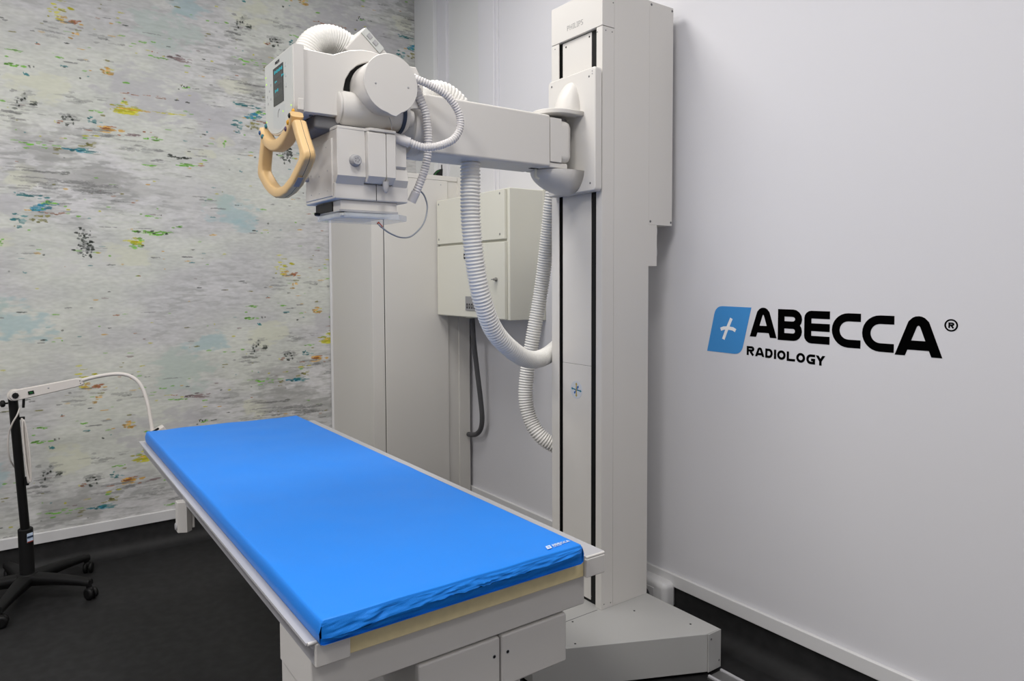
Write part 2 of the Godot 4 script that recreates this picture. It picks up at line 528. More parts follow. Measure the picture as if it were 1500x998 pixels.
func mural_texture() -> ImageTexture:
	var w := int((MX1 - MX0) * PXM)
	var h := int((CEIL - MY0) * PXM)
	var big := FastNoiseLite.new()
	big.seed = 3
	big.frequency = 0.0035
	big.fractal_octaves = 3
	var mid := FastNoiseLite.new()
	mid.seed = 11
	mid.frequency = 0.011
	mid.fractal_octaves = 4
	var fine := FastNoiseLite.new()
	fine.seed = 23
	fine.frequency = 0.045
	fine.fractal_octaves = 4
	var weave := FastNoiseLite.new()
	weave.seed = 31
	weave.frequency = 0.12
	weave.fractal_octaves = 2
	var data := PackedByteArray()
	data.resize(w * h * 3)
	# washes first, as a per-pixel list would be slow: keep a float canvas in three arrays
	var cr := PackedFloat32Array()
	var cg := PackedFloat32Array()
	var cb := PackedFloat32Array()
	cr.resize(w * h)
	cg.resize(w * h)
	cb.resize(w * h)
	var base := Vector3(0.775, 0.785, 0.762)
	var lilac := Vector3(0.765, 0.765, 0.764)
	var pale := Vector3(0.815, 0.825, 0.79)
	var white := Vector3(0.85, 0.845, 0.85)
	var darkg := Vector3(0.57, 0.575, 0.565)
	for j in h:
		for i in w:
			var fi := i * 330.0 / PXM
			var fj := j * 330.0 / PXM
			var n1 := big.get_noise_2d(fi * 0.8, fj * 1.3)
			var n2 := mid.get_noise_2d(fi * 0.7, fj * 1.7)
			var n3 := fine.get_noise_2d(fi * 0.42, fj * 2.3)
			# how busy the brushwork is here: one busy band in each repeat of the paper
			var dx := i / PXM + MX0 - 0.30
			var dy := CEIL - j / PXM - 1.98
			var kb := (dx + dy * 0.027) / 1.0558
			var ka := (kb * 0.583 - dy) / 1.85
			kb -= roundf(kb)
			ka -= roundf(ka)
			var ex := ka * 0.05 + kb * 1.04
			var ey := -ka * 1.85 + kb * 0.583
			var act := clampf(exp(-pow(ex / 0.46, 2.0) - pow(ey / 0.27, 2.0)) * 1.25 + n1 * 0.9, 0.0, 1.0)
			var c := base.lerp(lilac, clampf(0.5 + n1 * 2.2, 0, 1))
			c = c.lerp(pale, clampf((n2 * 0.7 - n1 * 0.9) * 1.3 + 0.22, 0, 1) * (1.0 - act * 0.6))
			c = c.lerp(white, clampf((n2 * 0.8 + n3 * 1.0 - 0.16) * 4.5, 0, 0.62) * (0.28 + 0.72 * act))
			c = c.lerp(darkg, clampf((-n2 * 0.5 - n3 * 1.15 - 0.20) * 4.0, 0, 0.5) * (0.10 + 0.9 * act))
			var g := 1.0 + weave.get_noise_2d(fi * 0.5, fj * 1.5) * 0.05
			var q := j * w + i
			cr[q] = c.x * g
			cg[q] = c.y * g
			cb[q] = c.z * g
	var wash := [Vector3(0.62, 0.735, 0.755), Vector3(0.69, 0.755, 0.725), Vector3(0.83, 0.835, 0.745), Vector3(0.63, 0.63, 0.62), Vector3(0.71, 0.705, 0.725), Vector3(0.80, 0.80, 0.79)]
	var paint := [Vector3(0.74, 0.72, 0.18), Vector3(0.80, 0.60, 0.26), Vector3(0.58, 0.34, 0.22), Vector3(0.38, 0.66, 0.20), Vector3(0.18, 0.42, 0.44), Vector3(0.16, 0.47, 0.58), Vector3(0.45, 0.44, 0.24), Vector3(0.16, 0.18, 0.16), Vector3(0.50, 0.44, 0.44), Vector3(0.45, 0.455, 0.45)]
	# the paper repeats: each copy of the pattern is moved by these two steps
	var steps := []
	for a in range(-2, 3):
		for b in range(-2, 3):
			steps.append(Vector2(0.05, -1.85) * a + Vector2(1.04, 0.583) * b)
	for s in steps:
		for d in WASHES:
			var cx: float = (d[0] * 0.001 + s.x - MX0) * PXM
			var cy: float = (CEIL - d[1] * 0.001 - s.y) * PXM
			var rx: float = d[2] * 0.00055 * PXM
			var ry: float = d[3] * 0.00055 * PXM
			var col: Vector3 = wash[d[4]]
			for j in range(maxi(0, int(cy - ry * 1.4)), mini(h, int(cy + ry * 1.4))):
				for i in range(maxi(0, int(cx - rx * 1.4)), mini(w, int(cx + rx * 1.4))):
					var e := pow((i - cx) / rx, 2.0) + pow((j - cy) / ry, 2.0) + mid.get_noise_2d(i, j * 1.5) * 1.6 + fine.get_noise_2d(i * 0.5, j * 1.4) * 0.9
					if e < 1.0:
						var q := j * w + i
						var k := clampf((1.0 - e) * 0.8, 0, 0.55)
						cr[q] = lerpf(cr[q], col.x, k)
						cg[q] = lerpf(cg[q], col.y, k)
						cb[q] = lerpf(cb[q], col.z, k)
	for s in steps:
		rng.seed = 99
		for d in DABS:
			var col: Vector3 = paint[d[4]]
			for t in d[5]:
				var ox := rng.randfn(0.0, 0.30)
				var oy := rng.randfn(0.0, 0.30)
				var sx := rng.randf_range(0.10, 0.42)
				var sy := rng.randf_range(0.16, 0.42)
				var al := rng.randf_range(0.35, 0.95)
				var v := rng.randf_range(0.75, 1.2)
				var cx: float = ((d[0] + ox * d[2]) * 0.001 + s.x - MX0) * PXM
				var cy: float = (CEIL - (d[1] + oy * d[3]) * 0.001 - s.y) * PXM
				if cx < -40 or cx > w + 40 or cy < -30 or cy > h + 30:
					continue
				var small: bool = d[4] == 7
				var soft: bool = d[4] == 9
				var rx := maxf(d[2] * 0.001 * sx * PXM * (0.35 if small else 0.8), 0.9)
				var ry := maxf(minf(d[3], 26.0) * 0.001 * sy * PXM * (0.8 if small else 0.7), 0.7)
				if soft:
					al *= 0.45
				for j in range(maxi(0, int(cy - ry * 1.5)), mini(h, int(cy + ry * 1.5) + 1)):
					for i in range(maxi(0, int(cx - rx * 1.5)), mini(w, int(cx + rx * 1.5) + 1)):
						var e := pow((i - cx) / rx, 2.0) + pow((j - cy) / ry, 2.0) + fine.get_noise_2d(i * 1.6 + t * 9, j * 3.8) * 1.7
						if e < 1.0:
							var q := j * w + i
							var k := clampf((1.0 - e) * 1.7, 0, al)
							cr[q] = lerpf(cr[q], col.x * v, k)
							cg[q] = lerpf(cg[q], col.y * v, k)
							cb[q] = lerpf(cb[q], col.z * v, k)
	# stray flecks of colour and thin dry-brush lines, the same in every repeat
	var flecks := [3, 3, 3, 0, 1, 2, 7, 7, 9, 9, 4, 8, 6]
	for s in steps:
		rng.seed = 41
		for t in 420:
			var fx := rng.randf() * 1.04
			var fy := 1.4 + rng.randf() * 1.85
			var ci: int = flecks[rng.randi() % flecks.size()]
			var fr := rng.randf_range(1.4, 9.0) * (2.6 if ci == 9 else 1.0)
			var fh := rng.randf_range(0.8, 2.2)
			var al := rng.randf_range(0.25, 0.8)
			var cx: float = (fx + s.x - MX0) * PXM
			var cy: float = (CEIL - fy - s.y) * PXM
			if big.get_noise_2d(fx * 900.0, fy * 900.0) < -0.08 or cx < -20 or cx > w + 20 or cy < -5 or cy > h + 5:
				continue
			var col: Vector3 = paint[ci]
			for j in range(maxi(0, int(cy - fh * 1.5)), mini(h, int(cy + fh * 1.5) + 1)):
				for i in range(maxi(0, int(cx - fr * 1.4)), mini(w, int(cx + fr * 1.4) + 1)):
					var e := pow((i - cx) / fr, 2.0) + pow((j - cy) / fh, 2.0) + fine.get_noise_2d(i * 1.9 + t * 5, j * 3.0) * 1.3
					if e < 1.0:
						var q := j * w + i
						var k := clampf((1.0 - e) * 1.5, 0, al)
						cr[q] = lerpf(cr[q], col.x, k)
						cg[q] = lerpf(cg[q], col.y, k)
						cb[q] = lerpf(cb[q], col.z, k)
	for q in w * h:
		data[q * 3] = int(clampf(cr[q], 0, 1) * 255.0)
		data[q * 3 + 1] = int(clampf(cg[q], 0, 1) * 255.0)
		data[q * 3 + 2] = int(clampf(cb[q], 0, 1) * 255.0)
	return ImageTexture.create_from_image(Image.create_from_data(w, h, false, Image.FORMAT_RGB8, data))

# ------------------------------------------------------------------ the room
func box(nm: String, a: Vector3, b: Vector3, m: Material, bev := 0.0005) -> MeshInstance3D:
	return struct(nm, rbox((a + b) * 0.5, (b - a).abs(), bev), m)

func build_room() -> void:
	box("floor", Vector3(XL - 0.1, -0.1, ZM - 0.1), Vector3(XW + 0.1, 0, ZB + 0.1), M.floor)
	box("ceiling", Vector3(XL - 0.1, CEIL, ZM - 0.1), Vector3(XW + 0.1, CEIL + 0.1, ZB + 0.1), M.ceil)
	box("wall_right", Vector3(XW, 0, ZM - 0.1), Vector3(XW + 0.1, CEIL, ZB + 0.1), M.wall)
	box("wall_back", Vector3(XL - 0.1, 0, ZM - 0.1), Vector3(XW, CEIL, ZM - 0.002), M.wall)
	box("wall_left", Vector3(XL - 0.1, 0, ZM), Vector3(XL, CEIL, ZB), M.wall)
	box("wall_front", Vector3(XL, 0, ZB), Vector3(XW, CEIL, ZB + 0.1), M.wall)
	# mural paper on the back wall
	var mm := mat(Color.WHITE, 0.7)
	mm.albedo_texture = mural_texture()
	var v := PackedVector3Array([Vector3(MX0, MY0, ZM), Vector3(MX1, MY0, ZM), Vector3(MX1, CEIL, ZM), Vector3(MX0, CEIL, ZM)])
	var n := PackedVector3Array([Vector3.BACK, Vector3.BACK, Vector3.BACK, Vector3.BACK])
	var uv := PackedVector2Array([Vector2(0, 1), Vector2(1, 1), Vector2(1, 0), Vector2(0, 0)])
	struct("wall_mural", commit(v, n, uv, PackedInt32Array([0, 2, 1, 0, 3, 2])), mm)
	# coved vinyl skirting and the white bar above it
	var prof := [Vector2(0, 0.0005)]
	prof = [Vector2(0.0, 0.0), Vector2(0.075, 0.0), Vector2(0.055, 0.004), Vector2(0.032, 0.016), Vector2(0.015, 0.034), Vector2(0.006, 0.058), Vector2(0.005, 0.135), Vector2(0.0, 0.135)]
	struct("baseboard_right", extrude(prof, Vector3(XW, 0.0005, ZM), Vector3(-1, 0, 0), Vector3(0, 1, 0), Vector3(0, 0, 1), ZB - ZM, 0.0, 40), M.floor)
	struct("baseboard_back", extrude(prof, Vector3(XL, 0.0005, ZM), Vector3(0, 0, 1), Vector3(0, 1, 0), Vector3(1, 0, 0), XW - XL, 0.0, 40), M.floor)
	box("trim_1", Vector3(XW - 0.016, 0.132, ZM), Vector3(XW, 0.186, ZB), M.trim, 0.003)
	box("trim_2", Vector3(XL, 0.136, ZM), Vector3(XW, 0.19, ZM + 0.016), M.trim, 0.003)
	# boxing and uprights in the far corner
	box("trim_3", Vector3(2.24, 0.186, ZM), Vector3(XW, CEIL, -3.96), M.wall_grey, 0.002)
	box("trim_4", Vector3(2.268, 0.186, -3.96), Vector3(XW, CEIL, -3.85), M.wall, 0.004)
	box("trim_5", Vector3(2.286, 1.90, -3.85), Vector3(XW, CEIL, -3.49), M.wall_grey, 0.001)
	box("trim_6", Vector3(2.272, 1.90, -3.49), Vector3(XW, CEIL, -3.33), M.wall, 0.004)
	box("trim_7", Vector3(2.286, 1.90, -3.33), Vector3(XW, CEIL, -3.305), M.wall, 0.002)

# ------------------------------------------------------------------ the logo on the wall
func build_logo() -> void:
	var t := thing("wall_logo", "black lettering with a blue slanted cross emblem on the white wall", "sign", Vector3(XW, 1.14, -1.4))
	var a := Vector3(0, 0, 1)
	var b := Vector3(0, 1, 0)
	var w := Vector3(-1, 0, 0)
	var o := Vector3(XW, 0, 0)
	var em := []
	# slanted emblem: round at upper left and lower right
	var tl := Vector2(-1.797, 1.343)
	var bl := Vector2(-1.838, 1.160)
	var tr := Vector2(-1.633, 1.341)
	var br := Vector2(-1.676, 1.158)
	em.append(bl)
	for i in 7:
		var k := i / 6.0
		var p0 := br.lerp(bl, 0.2)
		var p2 := br.lerp(tr, 0.18)
		em.append(p0.lerp(br, k).lerp(br.lerp(p2, k), k))
	em.append(tr)
	for i in 7:
		var k := i / 6.0
		var p0 := tl.lerp(tr, 0.2)
		var p2 := tl.lerp(bl, 0.18)
		em.append(p0.lerp(tl, k).lerp(tl.lerp(p2, k), k))
	var e := part(t, "emblem", extrude(em, o, a, b, w, 0.0012, 0.0), M.logo_blue, "blue slanted emblem with a white cross")
	var s1 := []
	for q in Geometry2D.offset_polyline(PackedVector2Array([Vector2(-1.722, 1.296), Vector2(-1.745, 1.247), Vector2(-1.759, 1.212)]), 0.0062, Geometry2D.JOIN_ROUND, Geometry2D.END_ROUND)[0]:
		s1.append(q)
	part(e, "cross_bar", extrude(s1, o, a, b, w, 0.0020, 0.0), M.logo_white)
	var s2 := []
	for q in Geometry2D.offset_polyline(PackedVector2Array([Vector2(-1.772, 1.251), Vector2(-1.757, 1.2565), Vector2(-1.735, 1.2575), Vector2(-1.715, 1.2555), Vector2(-1.702, 1.249)]), 0.0066, Geometry2D.JOIN_ROUND, Geometry2D.END_ROUND)[0]:
		s2.append(q)
	part(e, "cross_bar", extrude(s2, o, a, b, w, 0.0021, 0.0), M.logo_white)
	var big := [["A", -1.636, -1.526, 1.231, 1.342], ["B", -1.519, -1.423, 1.226, 1.339], ["E", -1.414, -1.319, 1.222, 1.337], ["C", -1.311, -1.211, 1.217, 1.333], ["C", -1.206, -1.103, 1.212, 1.330], ["A", -1.097, -0.962, 1.207, 1.332]]
	for g in big:
		letter(t, "letter", g[0], Vector3(XW, g[3], g[1]), a, Vector3(0, 1, 0), w, g[2] - g[1], g[4] - g[3], 0.235, 0.001, M.ink)
	var zs := [-1.651, -1.613, -1.570, -1.534, -1.520, -1.481, -1.443, -1.404, -1.366, -1.331]
	var word := "RADIOLOGY"
	for i in word.length():
		var z0: float = zs[i]
		var z1: float = zs[i + 1]
		letter(t, "letter", word[i], Vector3(XW, 1.159 - 0.0135 * (z0 + 1.651) / 0.32, z0), a, b, w, z1 - z0 - (0.005 if word[i] != "I" else 0.004), 0.0345, 0.25, 0.001, M.ink)
	var rg := arc(-0.937, 1.3085, 0.0165, 0.0165, 0, 200, 18)
	var rg2 := arc(-0.937, 1.3085, 0.0165, 0.0165, 180, 380, 18)
	var st := SurfaceTool.new()
	for q in [rg, rg2]:
		st.append_from(extrude(Array(Geometry2D.offset_polyline(PackedVector2Array(q), 0.0022, Geometry2D.JOIN_MITER, Geometry2D.END_BUTT)[0]), o, a, b, w, 0.001, 0.0), 0, Transform3D())
	part(t, "ring", st.commit(), M.ink)
	letter(t, "letter", "R", Vector3(XW, 1.300, -0.9445), a, b, w, 0.016, 0.017, 0.25, 0.001, M.ink)

# ------------------------------------------------------------------ table and mattress
func build_table() -> void:
	var t := thing("examination_table", "grey floating-top examination table under the blue mattress", "table", Vector3(0.8, 0, -2.2))
	var z0 := -1.25
	var z1 := -3.27
	var prof_l := [Vector2(0.427, 0.7815), Vector2(0.4265, 0.7765), Vector2(0.431, 0.774), Vector2(0.4425, 0.762), Vector2(0.4445, 0.731), Vector2(0.511, 0.731), Vector2(0.511, 0.7815)]
	var rl := part(t, "side_rail", extrude(prof_l, Vector3(0, 0, z0), Vector3(1, 0, 0), Vector3(0, 1, 0), Vector3(0, 0, -1), z0 - z1, 0.0012, 50), M.rail, "pale grey metal rail along the table side")
	part(rl, "end_cap", rbox(Vector3(0.4775, 0.753, z0 + 0.001), Vector3(0.069, 0.046, 0.01), 0.003), M.shell2)
	var prof_r := []
	for p in prof_l:
		prof_r.append(Vector2(maxf(1.602 - p.x, 1.1135), p.y))
	var rr := part(t, "side_rail", extrude(prof_r, Vector3(0, 0, z0), Vector3(1, 0, 0), Vector3(0, 1, 0), Vector3(0, 0, -1), z0 - z1, 0.0012, 50), M.rail, "pale grey metal rail along the table side")
	part(rr, "end_cap", rbox(Vector3(1.1425, 0.753, z0 + 0.001), Vector3(0.061, 0.046, 0.01), 0.003), M.shell2)
	part(rl, "end_lip", tube([Vector3(0.43, 0.7785, z0 + 0.001), Vector3(0.515, 0.7785, z0 + 0.001)], 0.0035, 0, 0, 10), M.shell2)
	part(rr, "end_lip", tube([Vector3(1.1135, 0.7785, z0 + 0.001), Vector3(1.173, 0.7785, z0 + 0.001)], 0.0035, 0, 0, 10), M.shell2)
	part(t, "tabletop", rbox(Vector3(0.8125, 0.756, (z0 + z1) * 0.5 - 0.002), Vector3(0.601, 0.05, z0 - z1 - 0.008), 0.001), M.board, "cream laminated tabletop edge")
	# apron and end cover
	part(t, "apron", rbox(Vector3(0.792, 0.6885, -1.375), Vector3(0.692, 0.083, 0.19), 0.004), M.shell)
	part(t, "corner_post", rbox(Vector3(0.489, 0.42, -1.325), Vector3(0.086, 0.46, 0.088), 0.004), M.shell)
	part(t, "side_cover", rbox(Vector3(0.492, 0.45, -1.428), Vector3(0.078, 0.51, 0.106), 0.002), M.shell)
	part(t, "frame", rbox(Vector3(0.86, 0.665, -2.25), Vector3(0.46, 0.12, 1.55), 0.006), M.shell)
	# the two flap doors under the apron
	for d in [[0.674, 0.881], [0.885, 1.077]]:
		var c: float = (d[0] + d[1]) * 0.5
		var dr := part(t, "drawer_front", rbox(Vector3(c, 0.583, -1.288), Vector3(d[1] - d[0], 0.120, 0.022), 0.005), M.shell2)
		var hx: float = 0.865 if c < 0.88 else 0.902
		part(dr, "key_hole", cyl(Vector3(hx, 0.602, -1.2775), Vector3(hx, 0.602, -1.2762), 0.0035, 0.0003, 12), M.black)
		part(dr, "hole_rim", lathe(Vector3(hx, 0.602, -1.2775), Vector3(0, 0, 1), [[0, 0.0052], [0.0008, 0.0048], [0.0008, 0.0036], [0, 0.0034]], 16), M.rail)
	part(t, "drawer_case", rbox(Vector3(0.876, 0.583, -1.42), Vector3(0.39, 0.118, 0.235), 0.004), M.shell)
	part(t, "pedestal", rbox(Vector3(1.0, 0.28, -1.9), Vector3(0.1, 0.56, 0.95), 0.01), M.shell)
	part(t, "foot_plate", rbox(Vector3(1.02, 0.0205, -1.95), Vector3(0.16, 0.04, 1.1), 0.008), M.plinth)
	# clamp for accessories under the left rail
	var cl := part(t, "rail_clamp", extrude([Vector2(-0.022, 0.0), Vector2(0.004, -0.012), Vector2(0.021, 0.002), Vector2(0.021, 0.03), Vector2(-0.022, 0.03)], Vector3(0.443, 0.640, -2.43), Vector3(1, 0, 0), Vector3(0, 0, -1), Vector3(0, 1, 0), 0.100, 0.002), M.shell2, "white clamp block hanging from the rail")
	part(cl, "clamp_jaw", rbox(Vector3(0.4685, 0.69, -2.445), Vector3(0.010, 0.085, 0.02), 0.002), M.shell2)
	part(cl, "clamp_knob", cyl(Vector3(0.422, 0.658, -2.447), Vector3(0.4165, 0.658, -2.447), 0.012, 0.002), M.knob)
	part(t, "bolt", cyl(Vector3(0.447, 0.68, -1.281), Vector3(0.4445, 0.68, -1.281), 0.002, 0.0004, 8), M.dark)

func build_mattress() -> void:
	var t := thing("mattress", "bright blue vinyl mattress lying on the examination table", "mattress", Vector3(0.76, 0.783, -2.2))
	var nz := FastNoiseLite.new()
	nz.seed = 5
	nz.frequency = 3.0
	nz.fractal_octaves = 2
	var rows := []
	var kz := 60
	var zn := -1.2235
	# closed cross-sections from the near end to the far end
	for j in kz + 1:
		var f := float(j) / kz
		var sec := PackedVector3Array()
		var x0 := lerpf(0.446, 0.449, f)
		var x1 := lerpf(1.077, 1.068, f)
		var yt := 0.830
		var yb := 0.7830
		var zl := lerpf(zn, -3.218, f)
		var zr := lerpf(zn, -3.178, f)
		var pts := []
		var kx := 26
		for i in kx + 1:
			var s := float(i) / kx
			var y := yt + nz.get_noise_2d(s * 0.7, f * 2.0) * 0.0035
			pts.append(Vector2(lerpf(x0 + 0.006, x1 - 0.006, s), y))
		var lead := [Vector2(x0 - 0.003, yb + 0.004), Vector2(x0 - 0.005, (yb + yt) * 0.5), Vector2(x0 - 0.001, yt - 0.008), Vector2(x0 + 0.002, yt - 0.002)]
		var tail := [Vector2(x1 - 0.002, yt - 0.002), Vector2(x1 + 0.001, yt - 0.008), Vector2(x1 + 0.005, (yb + yt) * 0.5), Vector2(x1 + 0.003, yb + 0.004), Vector2(x1 - 0.004, yb), Vector2(x0 + 0.004, yb)]
		for q in lead + pts + tail:
			var s2: float = (q.x - x0) / (x1 - x0)
			sec.append(Vector3(q.x, q.y, lerpf(zl, zr, s2)))
		rows.append(sec)
	# the near edge rolls over before the end panel starts
	for q in [[0.0025, 0.0022], [0.007, 0.0042]]:
		var roll := PackedVector3Array()
		for p in rows[0]:
			roll.append(Vector3(p.x, p.y - (q[0] if p.y > 0.82 else 0.0), zn + q[1]))
		rows.push_front(roll)
	part(t, "cover", loft(rows, true, false, true), M.blue)
	# near end: puckered cloth, seam and tucked lower flap
	var fz := FastNoiseLite.new()
	fz.seed = 9
	fz.frequency = 9.0
	fz.fractal_octaves = 2
	var face := []
	var flap := []
	var kx2 := 90
	var ky := 12
	for j in ky + 1:
		var f := float(j) / ky
		var r := PackedVector3Array()
		for i in kx2 + 1:
			var s := float(i) / kx2
			var x := lerpf(0.446, 1.077, s)
			var top := 0.830 + nz.get_noise_2d(s * 0.7, 0) * 0.0035 - 0.0055
			var sm := seam_y(s)
			var y := lerpf(top, sm, f)
			var edge := smoothstep(0.0, 0.03, s) * smoothstep(0.0, 0.02, 1.0 - s)
			var fold := 0.0035 * sin(s * 46.0 + f * 2.6 + 3.0 * fz.get_noise_1d(s * 0.6)) * exp(-pow((s - 0.17) / 0.13, 2.0)) * sin(PI * f)
			fold += 0.0022 * sin(s * 190.0 - f * 2.0 + 5.0 * fz.get_noise_1d(s)) * exp(-pow((s - 0.55) / 0.16, 2.0)) * f
			fold += fz.get_noise_2d(s * 1.4, f * 0.25) * 0.0025
			r.append(Vector3(x, y, zn + 0.0035 + edge * (0.007 * pow(f, 0.7) + fold * minf(f * 5.0, 1.0))))
		face.append(r)
	part(t, "end_panel", loft(face, false), M.blue)
	for j in 9:
		var f := j / 8.0
		var r := PackedVector3Array()
		for i in kx2 + 1:
			var s := float(i) / kx2
			var x := lerpf(0.4445, 1.0785, s)
			var y := lerpf(seam_y(s) + 0.0014 * fz.get_noise_1d(s * 3.0), 0.7832 + 0.0006 * sin(s * 30.0), f)
			var edge := smoothstep(0.0, 0.02, s) * smoothstep(0.0, 0.02, 1.0 - s)
			var fold := 0.004 * sin(s * 60.0 - f * 4.0) * exp(-pow((s - 0.1) / 0.08, 2.0)) * sin(PI * f) + fz.get_noise_2d(s, 3.0 + f * 0.2) * 0.002
			r.append(Vector3(x, y, zn + edge * (0.0095 - 0.011 * f + fold) + 0.001))
		flap.append(r)
	part(t, "end_flap", loft(flap, false), M.blue)
	# printed mark on the near right corner
	var o := Vector3(0, 0.8308, 0)
	var pr := part(t, "printed_mark", extrude([Vector2(0.9895, 1.2405), Vector2(1.0035, 1.2415), Vector2(1.0095, 1.2575), Vector2(0.9955, 1.2565)], o, Vector3(1, 0, 0), Vector3(0, 0, -1), Vector3(0, 1, 0), 0.0006, 0.0), M.print_white, "small pale printed logo")
	part(pr, "cross", rbox(Vector3(0.9995, 0.8315, -1.249), Vector3(0.007, 0.0004, 0.0016), 0.0001), M.blue)
	part(pr, "cross", rbox(Vector3(0.9995, 0.8315, -1.249), Vector3(0.0016, 0.0004, 0.009), 0.0001), M.blue)
	var word := "ABECCA"
	var x := 1.0115
	for i in word.length():
		letter(pr, "letter", word[i], Vector3(x, 0.8308, -1.2475), Vector3(1, 0, 0), Vector3(0, 0, -1), Vector3(0, 1, 0), 0.0078, 0.0095, 0.2, 0.0006, M.print_white)
		x += 0.0088
	word = "RADIOLOGY"
	x = 1.0095
	for i in word.length():
		letter(pr, "letter", word[i], Vector3(x, 0.8308, -1.2425), Vector3(1, 0, 0), Vector3(0, 0, -1), Vector3(0, 1, 0), 0.0022, 0.0028, 0.2, 0.0006, M.print_white)
		x += 0.0029

func seam_y(s: float) -> float:
	# the seam rises from the lower corner to mid height and lifts again at the right
	return 0.796 + 0.010 * smoothstep(0.0, 0.35, s) + 0.006 * smoothstep(0.8, 1.0, s) + 0.0012 * sin(s * 75.0) * exp(-pow((s - 0.5) / 0.25, 2.0))

# ------------------------------------------------------------------ the X-ray stand
func d_rows(cx: float, cz: float, xp: float, list: Array) -> ArrayMesh:
	# D-shaped slices [y, radius, reach]: half round towards -x, straight back to the plate at xp
	var rows := []
	for q in list:
		var r := PackedVector3Array()
		var rad: float = q[1]
		var k: float = q[2]
		r.append(Vector3(xp, q[0], cz + rad))
		for i in 17:
			var a := deg_to_rad(90.0 + 180.0 * i / 16.0)
			r.append(Vector3(cx + (xp - cx) * (1.0 - k) + cos(a) * rad * k, q[0], cz + sin(a) * rad))
		r.append(Vector3(xp, q[0], cz - rad))
		rows.append(r)
	return loft(rows, true, true, true)

func screw(parent: Node, at: Vector3, d: Vector3, r := 0.0025, m: Material = null) -> void:
	part(parent, "screw", lathe(at, d, [[0, r], [0.0006, r], [0.0012, r * 0.6]], 10), m if m else M.grey)

